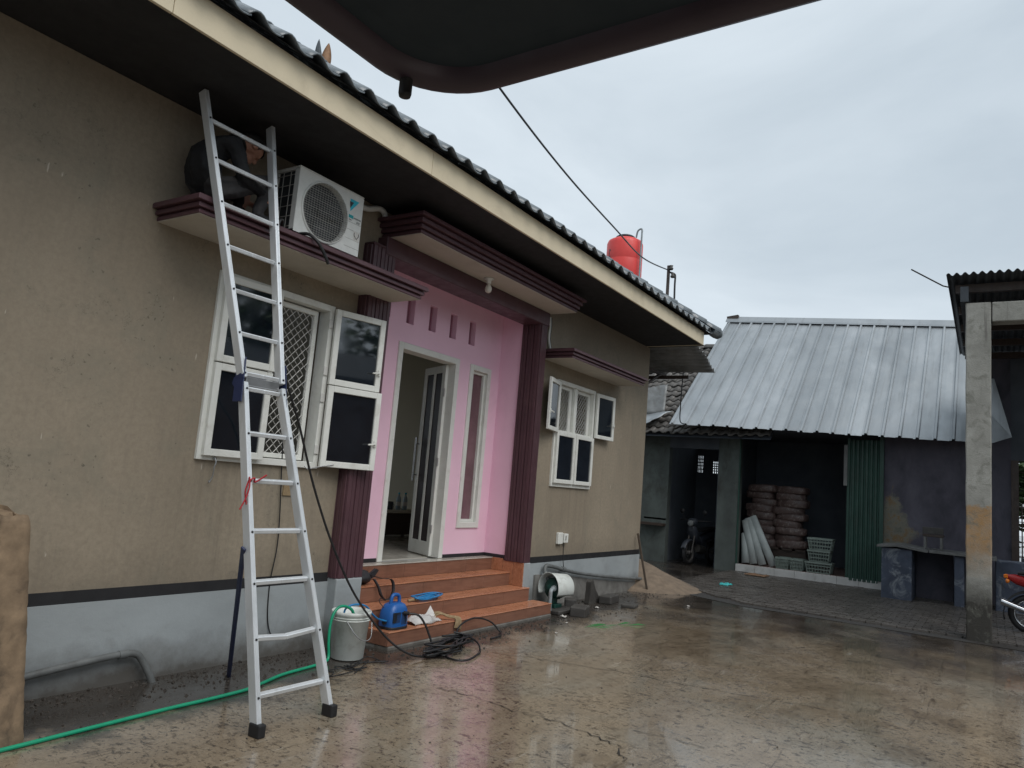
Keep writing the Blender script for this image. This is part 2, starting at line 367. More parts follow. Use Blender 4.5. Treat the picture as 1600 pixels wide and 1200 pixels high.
def zinc():
    m, t, p = newmat('zinc_roof_sheet')
    v = coords(t)
    oi = t.nodes.new('ShaderNodeObjectInfo')
    f = noise(t, coords(t, (0.5, 1, 0.5)), 0.9, 7, 0.62, 0.5)
    c = ramp(t, f, [(0.28, (0.26, 0.28, 0.295)), (0.5, (0.36, 0.385, 0.40)), (0.72, (0.47, 0.495, 0.515))])
    c = mix(t, math_(t, 'MULTIPLY', oi.outputs['Random'], 0.55), c, (0.23, 0.25, 0.265))
    s = ramp(t, noise(t, coords(t, (0.5, 5, 0.5), (2, 1, 4)), 1.6, 7, 0.65), [(0.55, 0.0), (0.8, 0.6)])
    c = mix(t, s, c, (0.16, 0.165, 0.165))
    rust = ramp(t, noise(t, coords(t, (0.6, 4, 0.6), (5, 0, 1)), 2.6, 7, 0.7), [(0.62, 0.0), (0.74, 0.35)])
    c = mix(t, rust, c, (0.17, 0.12, 0.085))
    t.links.new(c, p.inputs['Base Color']); p.inputs['Metallic'].default_value = 0.55
    t.links.new(ramp(t, noise(t, v, 2.5, 6), [(0.35, 0.32), (0.7, 0.55)]), p.inputs['Roughness'])
    bump(t, p, noise(t, v, 3, 4), 0.15, 0.02)
    return m
M['zinc'] = zinc()
M['oldzinc'] = pmat('weathered_zinc', (0.26, 0.27, 0.27), (0.15, 0.155, 0.155), 3, 0.5, 0.7, 0.1, 30, 0.4, stain=(0.09, 0.08, 0.07), stain_scale=3)
M['claytile'] = pmat('mossy_clay_tile', (0.17, 0.158, 0.145), (0.07, 0.064, 0.058), 5, 0.4, 0.65, 0.35, 40, stain=(0.03, 0.032, 0.028), stain_scale=4, stain_amt=0.8)
M['shopwall'] = pmat('grimy_blue_render', (0.115, 0.11, 0.14), (0.062, 0.062, 0.080), 1.4, 0.8, 0.9, 0.35, 25, stain=(0.03, 0.032, 0.038), stain_scale=1.6, stain_amt=0.8, stretch=(1, 1.3, 0.7))
M['greenwall'] = pmat('grimy_green_render', (0.105, 0.125, 0.115), (0.055, 0.062, 0.058), 2.2, 0.8, 0.9, 0.4, 25, stain=(0.04, 0.038, 0.032), stain_scale=2.4, stain_amt=0.85, stretch=(1, 1, 0.7))
M['peel'] = pmat('peeling_lime_patch', (0.30, 0.31, 0.28), (0.12, 0.13, 0.11), 3, 0.85, 0.95, 0.4, 25, stain=(0.16, 0.10, 0.04), stain_scale=2, stain_amt=0.8)
M['bluestain'] = pmat('stained_blue_counter', (0.085, 0.105, 0.15), (0.04, 0.05, 0.075), 3, 0.6, 0.8, 0.35, 30, stain=(0.42, 0.45, 0.47), stain_scale=3.2, stain_amt=0.85)
M['slab'] = pmat('grimy_counter_slab', (0.20, 0.20, 0.195), (0.085, 0.085, 0.082), 4, 0.45, 0.6, 0.25, 40, stain=(0.07, 0.07, 0.065), stain_scale=4)
M['greenpaint'] = pmat('green_shutter_paint', (0.022, 0.070, 0.052), (0.015, 0.048, 0.036), 4, 0.45, 0.6, 0.15, 40, stain=(0.03, 0.045, 0.035), stain_scale=4, stretch=(1, 1, 0.4))
M['stepwhite'] = pmat('white_step_tile', (0.56, 0.555, 0.54), (0.44, 0.44, 0.425), 4, 0.4, 0.6, 0.1, 40, stain=(0.17, 0.16, 0.14), stain_scale=3)
M['shopfloor'] = pmat('worn_red_floor', (0.24, 0.16, 0.14), (0.15, 0.105, 0.095), 4, 0.5, 0.7, 0.1, 40)
M['sack'] = pmat('brown_woven_sack', (0.125, 0.080, 0.070), (0.070, 0.046, 0.041), 9, 0.35, 0.6, 0.7, 45, stain=(0.36, 0.31, 0.28), stain_scale=13, stain_amt=0.75)  # pale specks paint the plastic's glints into the colour
M['basket'] = pmat('grey_green_basket', (0.22, 0.27, 0.24), (0.15, 0.185, 0.165), 8, 0.5, 0.7, 0.1, 60)
M['trough'] = pmat('pale_roll_sheet', (0.47, 0.52, 0.51), (0.36, 0.40, 0.395), 5, 0.4, 0.6, 0.1, 40)
M['darkinside'] = pmat('dark_navy_wall', (0.10, 0.115, 0.135), (0.065, 0.075, 0.09), 2, 0.9, 0.95, 0.2, 30)  # dark navy tone for inner walls, ceilings and roof undersides
def column_mat():
    m, t, p = newmat('banded_concrete')
    v = coords(t)
    f = noise(t, coords(t, (1, 1, 0.8)), 2.2, 8, 0.65)
    c = ramp(t, f, [(0.28, (0.19, 0.187, 0.165)), (0.55, (0.30, 0.297, 0.268)), (0.75, (0.42, 0.415, 0.385))])
    sx = nd(t, 'ShaderNodeSeparateXYZ'); g = t.nodes.new('ShaderNodeNewGeometry'); t.links.new(g.outputs['Position'], sx.inputs[0])
    z = math_(t, 'ADD', sx.outputs[2], math_(t, 'MULTIPLY', math_(t, 'SUBTRACT', noise(t, v, 6, 6, 0.7), 0.5), 0.35))
    band = math_(t, 'MULTIPLY', ramp(t, math_(t, 'DIVIDE', z, 4.0), [(0.20, 0.0), (0.33, 0.95), (0.44, 1.0), (0.448, 0.0)]),
                 ramp(t, noise(t, v, 7, 6, 0.65), [(0.3, 0.5), (0.6, 1.0)]))
    c = mix(t, math_(t, 'MULTIPLY', band, 0.85), c, (0.34, 0.185, 0.060))
    wet = ramp(t, math_(t, 'DIVIDE', z, 4.0), [(0.12, 0.95), (0.21, 0.0)])
    c = mix(t, wet, c, (0.028, 0.025, 0.020))
    soot = ramp(t, noise(t, coords(t, (9, 9, 0.5), (1, 4, 2)), 1.1, 5, 0.6), [(0.60, 0.0), (0.72, 0.7)])
    top = ramp(t, math_(t, 'DIVIDE', z, 4.6), [(0.70, 0.0), (0.8, 1.0)])
    c = mix(t, math_(t, 'MULTIPLY', soot, top), c, (0.07, 0.06, 0.055))
    blot = ramp(t, noise(t, v, 5.5, 7, 0.7, 0.8), [(0.52, 0.0), (0.64, 0.7)])
    c = mix(t, blot, c, (0.15, 0.15, 0.125))
    t.links.new(c, p.inputs['Base Color']); p.inputs['Roughness'].default_value = 0.8
    bump(t, p, math_(t, 'ADD', noise(t, v, 14, 6, 0.7), noise(t, v, 60, 4)), 0.45, 0.008)
    return m
M['column'] = column_mat()
M['carportroof'] = pmat('carport_dark_sheet', (0.055, 0.065, 0.075), (0.035, 0.042, 0.05), 3, 0.55, 0.7, 0.1, 30, 0.3)
M['gate_rim'] = flat('maroon_car_paint', (0.042, 0.026, 0.040), 0.4)
M['gate_in'] = pmat('tailgate_trim', (0.013, 0.024, 0.033), (0.010, 0.019, 0.027), 4, 0.7, 0.8, 0.1, 60)
M['brick'] = pmat('rough_brick', (0.11, 0.062, 0.05), (0.07, 0.042, 0.036), 5, 0.85, 0.95, 0.4, 30)
M['bark'] = pmat('bark', (0.10, 0.075, 0.055), (0.06, 0.045, 0.032), 8, 0.9, 0.95, 0.6, 30)
M['leaf'] = pmat('leaves', (0.065, 0.105, 0.035), (0.03, 0.06, 0.02), 3, 0.5, 0.65, 0.1, 30)
M['sand'] = pmat('damp_sand', (0.215, 0.162, 0.115), (0.12, 0.09, 0.063), 9, 0.85, 0.95, 1.0, 30)
M['stone'] = pmat('wet_block', (0.068, 0.064, 0.058), (0.038, 0.035, 0.032), 7, 0.45, 0.7, 0.5, 40)
M['litter'] = flat('pale_litter', (0.62, 0.60, 0.56), 0.5)
M['cyanlitter'] = flat('cyan_litter', (0.05, 0.45, 0.45), 0.4)
M['card'] = flat('wet_cardboard', (0.22, 0.13, 0.075), 0.7)
M['grassblade'] = flat('cut_grass', (0.045, 0.20, 0.06), 0.5)
M['redstring'] = flat('red_string', (0.40, 0.02, 0.03), 0.6)
M['bulbglass'] = flat('unlit_bulb', (0.62, 0.58, 0.50), 0.2)
M['bottle'] = glass_mat('clear_bottle', (0.22, 0.27, 0.30), 0.08, 1.5)

def ground_mat():
    m, t, p = newmat('wet_stained_concrete')
    v = coords(t)
    sx = nd(t, 'ShaderNodeSeparateXYZ'); t.links.new(v, sx.inputs[0])
    big = noise(t, coords(t, (0.7, 1.0, 1)), 0.6, 9, 0.66, 0.5)
    c = ramp(t, big, [(0.26, (0.155, 0.118, 0.078)), (0.42, (0.225, 0.175, 0.120)), (0.52, (0.265, 0.212, 0.150)), (0.62, (0.240, 0.209, 0.160)), (0.76, (0.30, 0.278, 0.232))])
    grit = noise(t, v, 55, 5, 0.75)
    c = mix(t, 0.35, c, ramp(t, grit, [(0.3, 0.15), (0.7, 0.85)]), 'OVERLAY')
    mid = noise(t, coords(t, (0.8, 1.3, 1), (5, 1, 0)), 2.6, 9, 0.7, 0.4)
    c = mix(t, ramp(t, mid, [(0.48, 0.0), (0.66, 0.5)]), c, (0.130, 0.092, 0.058))
    # mud flecks and scrapes of several sizes
    dens = ramp(t, noise(t, coords(t, (1, 1, 1), (2, 8, 0)), 0.8, 5, 0.6), [(0.35, -0.035), (0.7, 0.035)])
    fl = math_(t, 'ADD', noise(t, coords(t, (1.5, 0.9, 1), (1, 7, 0)), 13, 8, 0.72, 0.5), dens)
    f1 = ramp(t, fl, [(0.565, 0.0), (0.62, 0.8)])
    c = mix(t, f1, c, (0.045, 0.029, 0.018))
    fl2 = math_(t, 'ADD', noise(t, coords(t, (1.4, 0.9, 1), (4, 2, 0)), 26, 6, 0.7, 0.6), dens)
    c = mix(t, ramp(t, fl2, [(0.585, 0.0), (0.63, 0.85)]), c, (0.030, 0.021, 0.014))
    scr = noise(t, coords(t, (0.6, 5.5, 1), (3, 3, 0)), 2.6, 9, 0.72, 0.7)
    c = mix(t, ramp(t, scr, [(0.58, 0.0), (0.66, 0.75)]), c, (0.060, 0.042, 0.027))
    lime = noise(t, coords(t, (0.7, 3.5, 1), (8, 3, 0)), 3.4, 8, 0.7, 0.5)
    c = mix(t, ramp(t, lime, [(0.60, 0.0), (0.70, 0.5)]), c, (0.40, 0.37, 0.31))
    # black silt that has collected along the foot of the house wall and in front of the shop
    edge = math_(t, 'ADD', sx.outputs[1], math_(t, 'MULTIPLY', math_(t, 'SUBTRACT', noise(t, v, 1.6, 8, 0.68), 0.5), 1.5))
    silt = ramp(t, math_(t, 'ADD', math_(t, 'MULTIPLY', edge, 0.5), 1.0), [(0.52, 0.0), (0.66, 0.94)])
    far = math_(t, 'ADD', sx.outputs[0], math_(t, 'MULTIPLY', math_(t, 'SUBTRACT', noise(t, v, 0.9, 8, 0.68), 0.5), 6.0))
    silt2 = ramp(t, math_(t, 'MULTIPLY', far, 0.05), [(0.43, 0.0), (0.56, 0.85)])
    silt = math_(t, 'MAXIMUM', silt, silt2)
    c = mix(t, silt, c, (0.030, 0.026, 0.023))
    t.links.new(c, p.inputs['Base Color'])
    wet = noise(t, coords(t, (0.9, 0.9, 1), (9, 3, 0)), 0.8, 8, 0.66, 0.4)
    r = math_(t, 'ADD', ramp(t, wet, [(0.40, 0.05), (0.52, 0.13), (0.67, 0.33)]), math_(t, 'MULTIPLY', f1, 0.12))
    r = math_(t, 'ADD', r, math_(t, 'MULTIPLY', silt, 0.10)); t.links.new(r, p.inputs['Roughness']); p.inputs['Specular IOR Level'].default_value = 0.9
    t.links.new(ramp(t, wet, [(0.39, 0.9), (0.50, 0.18)]), p.inputs['Coat Weight']); p.inputs['Coat Roughness'].default_value = 0.05; p.inputs['Coat IOR'].default_value = 1.6
    h = math_(t, 'ADD', math_(t, 'MULTIPLY', noise(t, v, 4.2, 7, 0.62), 1.0), math_(t, 'MULTIPLY', noise(t, coords(t, (1.3, 1, 1)), 38, 6, 0.72), 0.20))
    h = math_(t, 'ADD', h, math_(t, 'MULTIPLY', f1, 0.06))
    bump(t, p, h, 0.17, 0.012)
    return m
M['ground'] = ground_mat()
M['crack'] = flat('wet_crack', (0.022, 0.018, 0.014), 0.5)
M['paver'] = pmat('wet_paver', (0.115, 0.103, 0.092), (0.065, 0.058, 0.052), 2.6, 0.24, 0.5, 0.4, 45, stain=(0.038, 0.033, 0.03), stain_scale=1.3, stain_amt=0.85)
M['joint'] = pmat('paver_joint', (0.03, 0.027, 0.024), (0.02, 0.018, 0.016), 8, 0.6, 0.8, 0.3, 40)
M['debris'] = pmat('yard_debris', (0.052, 0.043, 0.035), (0.022, 0.019, 0.016), 30, 0.7, 0.85, 0.3, 60)
# ------------------------------------------------------------------ ground
def mound(x, y): return 0
g = MB()
g.add([(-150,-150,0),(150,-150,0),(150,150,0),(-150,150,0)], [(0,1,2,3)])
ground = tag(g.build('ground', M['ground']), kind='structure')
def crack(pts, w):
    sp = spline(pts, 7); b = MB(); vs = []
    for i, p in enumerate(sp):
        d = (sp[min(i+1, len(sp)-1)] - sp[max(i-1, 0)]).normalized(); n = Vector((-d.y, d.x, 0))
        j = Vector((random.uniform(-.028, .028), random.uniform(-.028, .028), 0)); ww = w*.55*random.uniform(.25, 1.3)*(1 if 0 < i < len(sp)-1 else .1)
        vs += [p + j + n*ww + Vector((0, 0, .004)), p + j - n*ww + Vector((0, 0, .004))]
    b.add(vs, [(2*i, 2*i+1, 2*i+3, 2*i+2) for i in range(len(sp)-1)])
    return b.build('crack', M['crack'], ground)
crack([(4.69,-1.5,0),(4.72,-1.89,0),(4.64,-2.19,0),(4.68,-2.54,0),(4.58,-2.92,0),(4.52,-3.06,0),(4.29,-3.25,0)], .009)
crack([(6.0,-1.1,0),(6.15,-1.5,0),(6.2,-1.8,0),(6.36,-2.39,0),(6.38,-2.77,0),(6.48,-3.24,0),(6.6,-3.9,0)], .008)
crack([(4.9,-3.0,0),(4.94,-3.24,0),(4.92,-3.5,0)], .006)
crack([(8.6,-2.2,0),(8.9,-3.0,0),(9.4,-3.4,0),(9.5,-4.2,0)], .006)

# block paving in front of the shop
pv = MB(); pv.add([(11.75,-9,.004),(17.6,-9,.004),(17.6,.02,.004),(13.4,.02,.004),(12.2,-.9,.004),(11.85,-1.8,.004),(11.8,-4,.004)], [tuple(range(7))])
pave = tag(pv.build('pavement', M['joint']), kind='structure')
pb = MB(); pb.prism([(-.093,-.043),(.093,-.043),(.093,.043),(-.093,.043)], 'z', 0.0, .026)
paver0 = None; rest = MB(); cand = []
def left_edge(y):
    return 12.05 + max(0, (y+1.8))*0.75
for i in range(58):
    for j in range(46):
        x = 11.95 + i*.1; y = .0 - j*.2 - (.1 if i % 2 else 0)
        if x < left_edge(y) or x > 17.45 or y < -8.6 or y > -.05: continue
        cand.append((x, y))
cand.sort(key=lambda q: (q[0])**2 + (q[1]+5)**2 + (900 if q[1] < -5.6 else 0))
for k, (x, y) in enumerate(cand):
    z = .002 + random.uniform(-.004, .006); tx, ty = random.uniform(-.012, .012), random.uniform(-.02, .02)
    if k < 295:
        if paver0 is None:
            paver0 = pb.build('paver', M['paver'], pave, bevel=.006, at=(x, y, z)); o = paver0
        else: o = inst(paver0, 'paver', pave, (x, y, z))
        o.rotation_euler = (tx, ty, R(90) + random.uniform(-.02, .02))
    else:
        rest.obox((x, y, z+.011), Vector((.043, 0, .043*ty)), Vector((0, .093, .093*tx)), (0, 0, .013))
tag(rest.build('paver_field', M['paver'], pave), kind='stuff')

# ------------------------------------------------------------------ the house
house = thing('house', 'single storey tan house with pink recessed entrance, maroon columns and grey tiled roof', 'house', (6, 0, 0))
XL = -3.0
RX0, RX1, DY = 5.24, 8.12, 0.50       # entrance recess: sides and depth
WZ = 4.118
def wallgrid(xs, zs, holes, y0, y1):
    b = MB()
    for i in range(len(xs)-1):
        for j in range(len(zs)-1):
            cx, cz = (xs[i]+xs[i+1])/2, (zs[j]+zs[j+1])/2
            if any(h[0] < cx < h[1] and h[2] < cz < h[3] for h in holes): continue
            b.box(xs[i], xs[i+1], y0, y1, zs[j], zs[j+1])
    return b
W1 = (3.42, 4.62, 1.552, 3.015); W2 = (8.80, 9.98, 1.575, 3.045)
wallgrid([XL, W1[0], W1[1], RX0, RX1, W2[0], W2[1], 12.04], [.645, W1[2], W2[2], W1[3], W2[3], 3.86, WZ],
         [W1, W2, (RX0, RX1, 0, 3.86)], 0, .18).build('wall', M['tan'], house)
b = MB(); b.box(XL, RX0, -.006, .18, .565, .645); b.box(RX1, 12.044, -.006, .18, .565, .645); b.build('black_band', M['black'], house)
b = MB(); b.box(XL, 4.915, -.014, .18, -.3, .565); b.box(8.275, 12.05, -.014, .18, -.3, .565); b.build('plinth', M['plinth'], house)
for xa, xb in ((4.915, RX0), (RX1, 8.275)): MB().box(xa, xb, -.122, .18, -.3, .598).build('column_base', M['plinth'], house, bevel=.012, seg=2)
MB().prism([(8.55,-.3),(12.046,-.3),(12.046,.10),(11.0,.19),(10.2,.27),(9.6,.34),(9.0,.40),(8.55,.42)], 'y', -.040, -.0145).build('rough_footing', M['cement2'], house, bevel=.006)
# sides and back
b = MB(); b.box(11.86, 12.04, .182, 7.5, -.3, WZ); b.box(XL, XL+.18, .182, 7.5, -.3, WZ); b.box(XL+.19, 5.2, 7.4, 7.58, -.3, WZ); b.box(10.3, 11.85, 7.4, 7.58, -.3, WZ); b.build('side_wall', M['tan'], house)  # gap left in the unseen back wall so daylight reaches the hall
# pink entrance walls
D = (6.085, 7.215, .62, 3.03); SL = (7.45, 7.91, .975, 3.02)
slots = [(5.44+.4*k-.07, 5.44+.4*k+.065, 3.255, 3.56) for k in range(6)]
slots[0] = (5.38, 5.50, 3.255, 3.56)
xs = sorted({RX0-.06, RX1+.06, D[0], D[1], SL[0], SL[1]} | {s[0] for s in slots} | {s[1] for s in slots})
zs = sorted({.62, SL[2], SL[3], D[3], 3.255, 3.56, 3.95})
wallgrid(xs, zs, [D, SL] + slots, DY, DY+.13).build('entrance_wall', M['pink'], house)
b = MB(); b.box(RX1, RX1+.1, .175, DY, .62, 3.95); b.box(RX0-.1, RX0, .175, DY, .62, 3.95); b.box(RX0, RX1, .175, DY, 3.87, 3.95); b.build('entrance_side_wall', M['pink'], house)
for s in slots:
    b = MB(); b.box(s[0]-.01, s[1]+.01, DY+.075, DY+.12, s[2]-.01, s[3]+.01)
    for q in range(3): b.box(s[0]+.02+q*.042, s[0]+.038+q*.042, DY+.060, DY+.076, s[2], s[3])
    b.build('vent_slot', M['ventpink'], house)
for q in ((RX0, D[0]-.005, DY-.006, DY), (D[1]+.005, RX1-.007, DY-.006, DY), (RX1-.006, RX1, .18, DY)): MB().box(*q, .622, .662).build('skirting', M['black'], house)
# fluted columns
def fluted(x0, x1, y0, y1, z0, z1):
    b = MB(); pts = []
    def run(p, q, nrm, n):
        out = []
        for i in range(n):
            for (t, dpt) in ((.03, 0), (.07, .014), (.42, .016), (.45, .010), (.55, .010), (.58, .016), (.93, .014), (.97, 0)):
                u = (i+t)/n
                out.append((p[0]+(q[0]-p[0])*u + nrm[0]*dpt, p[1]+(q[1]-p[1])*u + nrm[1]*dpt))
        return out
    poly = [(x0, y1)] + run((x0, y1), (x0, y0), (-1, 0), 3) + [(x0-.004, y0-.004)] + run((x0, y0), (x1, y0), (0, -1), 3) + [(x1+.004, y0-.004)] + run((x1, y0), (x1, y1), (1, 0), 2)+[(x1, y1)]
    b.prism(poly, 'z', z0, z1); return b
fluted(4.925, RX0-.002, -.105, .17, .60, 3.70).build('column', M['maroon'], house)
fluted(RX1-.012, 8.255, -.105, .172, .60, 3.70).build('column', M['maroon'], house)
b = MB(); b.box(5.09, 8.285, -.128, .172, 3.652, 3.832); b.box(4.91, 5.088, -.13, .0, 3.70, 3.725); b.build('lintel', M['maroon'], house, bevel=.008)

# canopies
def canopy(x0, x1, d, z, layers, lab=None):
    r = MB().box(x0+.01, x1-.01, -d+.01, -.001, z, z+.02).build('canopy', M['soffit'], house, label=lab)
    b = MB(); zc = z+.006
    for h, o in layers:
        b.box(x0-o, x1+o, -d-o, -.002, zc if h > 0 else zc, zc+h); zc += h
    b.v = b.v; 
    b.build('moulding', M['maroon'], r, bevel=.006, seg=2)
    return r, zc
lay3 = [(.026, 0.0), (.012, -.010), (.030, .018), (.012, .006), (.034, .045), (.008, .038)]
can1, CZ1 = canopy(2.86, 5.23, .50, 3.205, lay3)
lay5 = [(.030, 0.0), (.012, -.012), (.035, .022), (.014, .010), (.040, .05), (.014, .036), (.034, .085)]
can2, CZ2 = canopy(5.13, 8.33, .50, 3.832, lay5)
can3, CZ3 = canopy(8.38, 10.78, .45, 3.248, lay3)
# unlit bulb under the entrance canopy
hb = MB().lathe([(0, .0), (.055, 0), (.055, -.014), (.028, -.022), (.026, -.06), (0, -.06)], (6.62, -.27, 3.832), 18).build('lamp_holder', M['white'], can2)
MB().lathe([(.017, -.06), (.02, -.075), (.036, -.105), (.040, -.13), (.034, -.155), (.015, -.17), (0, -.172)], (6.62, -.27, 3.832), 18).build('light_bulb', M['bulbglass'], can2)

# eaves and roof
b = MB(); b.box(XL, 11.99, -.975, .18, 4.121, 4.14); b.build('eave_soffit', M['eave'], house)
xsplit = [XL, -.4, 2.2, 4.62, 8.9, 11.9]
for i in range(5): MB().box(xsplit[i]+.002, xsplit[i+1]-.002, -1.0, -.976, 4.115, 4.335).build('fascia_board', M['fascia'], house, bevel=.003)
MB().box(11.876, 11.9, -.974, 7.6, 4.115, 4.335).build('fascia_board', M['fascia'], house)
PITCH = R(33); cp, spn = math.cos(PITCH), math.sin(PITCH)
EY, EZ = -1.09, 4.362
def tprof(u):
    return .054*math.sin(math.pi*u/.58) if u < .58 else -.016*math.sin(math.pi*(u-.58)/.42)
def tilemesh(w, L, th=.014, n=10):
    top = [(i/n*w*1.08, tprof(i/n)) for i in range(n+1)]
    poly = top + [(x, z-th) for x, z in reversed(top)]
    b = MB()
    vs = [(x, 0, z) for x, z in poly] + [(x, L*cp, z + L*spn - .012) for x, z in poly]
    k = len(poly); m = n+1
    fs = [(i, i+1, k+i+1, k+i) for i in range(k-1)] + [(k-1, 0, k, 2*k-1)]
    fs += [(i, 2*m-1-i, 2*m-2-i, i+1) for i in range(n)] + [(k+i, k+i+1, k+2*m-2-i, k+2*m-1-i) for i in range(n)]
    b.add(vs, fs, 0, True); return b
RXE = 12.16; RY1 = 3.5
roofsheet = MB()
L0 = (RY1-EY)/cp
def rp(x, s, dz=0): return Vector((x, EY + s*cp, EZ + s*spn + dz))
hx = RXE - (RY1-EY)
roofsheet.add([rp(XL, .02, -.035), rp(RXE-.05, .02, -.035), rp(hx, L0, -.035), rp(XL, L0, -.035)], [(0,1,2,3)])
roofsheet.add([rp(RXE-.05, .02, -.035), (RXE-.05, 8.1, EZ-.035), rp(hx, L0, -.035)], [(0,1,2)])
roofsheet.add([(XL, 8.1, EZ-.035), (RXE-.05, 8.1, EZ-.035), rp(hx, L0, -.035), rp(XL, L0, -.035)], [(0,1,2,3)])
roof = roofsheet.build('roof', M['eave'], house)
tm = tilemesh(.255, .34); tile0 = None
nrow_ind = 4
for k in range(nrow_ind):
    x = XL+.02 + (0 if k % 2 == 0 else .0)
    while x < RXE - .16 - k*.24:
        p = rp(x, k*.285, .012*k*0 + random.uniform(-.003, .004))
        if tile0 is None: tile0 = tm.build('roof_tile', M['rooftile'], roof, at=p); o = tile0
        else: o = inst(tile0, 'roof_tile', roof, p)
        o.rotation_euler = (random.uniform(-.012, .012), random.uniform(-.015, .015), random.uniform(-.012, .012))
        x += .255
# tiles past those four rows, joined
def wav(u, v):
    s = nrow_ind*.285 + v*(L0-nrow_ind*.285); x1 = RXE - .2 - s*cp
    x = XL + u*(x1-XL)
    return rp(x, s, tprof(((x-XL)/.255) % 1.0) + .012)
tag(MB().grid(wav, 480, 12).build('tile_field', M['rooftile'], roof), kind='stuff')
def cap(a, b_, r=.095):
    a, b_ = Vector(a), Vector(b_); d = (b_-a).normalized(); side = d.cross(Vector((0,0,1))).normalized(); up = side.cross(d).normalized()
    m = MB(); vs = []
    n = 9
    for (p, rr) in ((a, r*1.12), (b_, r*.92)):
        for q in (rr, rr-.016):
            for i in range(n+1):
                t = math.pi*i/n; vs.append(p + side*math.cos(t)*q + up*math.sin(t)*q*1.0)
    m1 = n+1; fs = []
    for i in range(n):
        fs += [(i, i+1, 2*m1+i+1, 2*m1+i), (m1+i, 3*m1+i, 3*m1+i+1, m1+i+1), (i, m1+i, m1+i+1, i+1), (2*m1+i, 2*m1+i+1, 3*m1+i+1, 3*m1+i)]
    m.add(vs, fs, 0, True); return m
hipA = Vector((RXE+.04, EY-.04, EZ+.01)); hipB = Vector((hx, RY1, EZ + (RY1-EY)*math.tan(PITCH)+.04))
nh = 24
for i in range(nh):
    a0 = hipA.lerp(hipB, i/nh); a1 = hipA.lerp(hipB, (i+1.12)/nh)
    cap(a0, a1).build('ridge_cap', M['rooftile'], roof)
MB().tube([hipA.lerp(hipB, -.012), hipA.lerp(hipB, -.006), hipA.lerp(hipB, .004), hipA.lerp(hipB, .014)], [.03, .085, .10, .10], 14).build('hip_end_cap', M['rooftile'], roof)
for i in range(26):
    a0 = Vector((hx - i*.4, RY1, hipB.z)); cap(a0, a0 + Vector((-.45, 0, 0))).build('ridge_cap', M['rooftile'], roof)

# windows
def sash(parent, h, u, z0, z1, w, pane='glass', hz=.42, lever=1, bw=.055, th=.036):
    """an opening leaf: h = hinge (x, y), u = unit direction of the leaf in plan"""
    h = Vector((h[0], h[1], 0)); u = Vector((u[0], u[1], 0)); n = Vector((-u.y, u.x, 0))
    if n.y > 0: n = -n
    Z = Vector((0, 0, 1))
    def P(s, z, d=0): return h + u*s + Z*z + n*d
    b = MB()
    for (s0, s1, a0, a1) in ((0, bw, z0, z1), (w-bw, w, z0, z1), (bw, w-bw, z0, z0+bw), (bw, w-bw, z1-bw, z1)):
        b.obox(P((s0+s1)/2, (a0+a1)/2), u*(s1-s0)/2, n*th/2, Z*(a1-a0)/2)
    b.build('sash', M['white'], parent, bevel=.004)
    g = MB(); g.obox(P(w/2, (z0+z1)/2, -.002), u*(w/2-bw+.006), n*.003, Z*((z1-z0)/2-bw+.006)); g.build('pane', M[pane], parent)
    if lever:
        zz = z0 + hz*(z1-z0); c = MB()
        c.obox(P(w-bw/2, zz, th/2+.006), u*.012, n*.006, Z*.03)
        c.bar(P(w-bw/2, zz, th/2+.02), P(w-bw/2-.085, zz-.012, th/2+.03), .014, .014)
        c.build('handle', M['white'], parent, bevel=.003)
def grille(parent, x0, x1, z0, z1, y):
    b = MB(); pw, ph = .070, .165
    n = max(2, round((x1-x0)/pw)); pw = (x1-x0)/n; m = max(2, round((z1-z0)/ph)); ph = (z1-z0)/m
    for i in range(n+1):
        for sgn in (1, -1):
            pts = []
            for j in range(m*4+1):
                zz = z0 + j*ph/4
                off = sgn*math.cos(2*math.pi*j/4)*pw/2
                x = x0 + i*pw + off*.98
                pts.append((min(max(x, x0), x1), y + sgn*.002, zz))
            if (i == 0 and sgn < 0) or (i == n and sgn > 0): continue
            b.tube(pts, .0038, 4, smooth=False)
    b.build('grille', M['grille'], parent)
def frame_window(x0, x1, z0, z1, fw=.055, yb=.11):
    b = MB(); y0 = -.028
    b.box(x0, x0+fw, y0, yb, z0, z1); b.box(x1-fw, x1, y0, yb, z0, z1)
    b.box(x0+fw, x1-fw, y0, yb, z1-fw, z1); b.box(x0+fw, x1-fw, y0, yb, z0, z0+fw)
    return b
# left window: left pair nearly shut, right pair swung wide open
b = frame_window(*W1); b.box(3.985, 4.035, .0, .10, W1[2]+.055, W1[3]-.055)
w1 = b.build('window', M['white'], house, bevel=.004)
zt = 2.30
def ang(d): return (math.cos(R(d)), -math.sin(R(d)))
sash(w1, (3.455, -.045), ang(4), zt+.005, 2.985, .525, lever=0)
sash(w1, (3.455, -.045), ang(2.5), 1.585, zt-.005, .525, lever=0)
sash(w1, (4.60, -.062), ang(13), zt+.004, 2.99, .535, hz=.26)
sash(w1, (4.60, -.066), ang(15), 1.575, zt-.004, .555, hz=.34)
gf = MB(); gx0, gx1 = 4.045, 4.50
gf.box(gx0, gx0+.03, .05, .085, 1.62, 2.94); gf.box(gx1-.045, gx1, .05, .085, 1.62, 2.94); gf.box(gx0, gx1, .0501, .0849, 2.90, 2.945); gf.box(gx0, gx1, .0501, .0849, 1.615, 1.655)
gf.build('grille_frame', M['white'], w1, bevel=.004)
grille(w1, gx0+.03, gx1-.045, 1.655, 2.90, .068)
for zz in (1.72, 2.18, 2.42, 2.85): MB().box(4.555, 4.60, -.040, -.029, zz-.04, zz+.04).build('hinge', M['grille'], w1, bevel=.003)
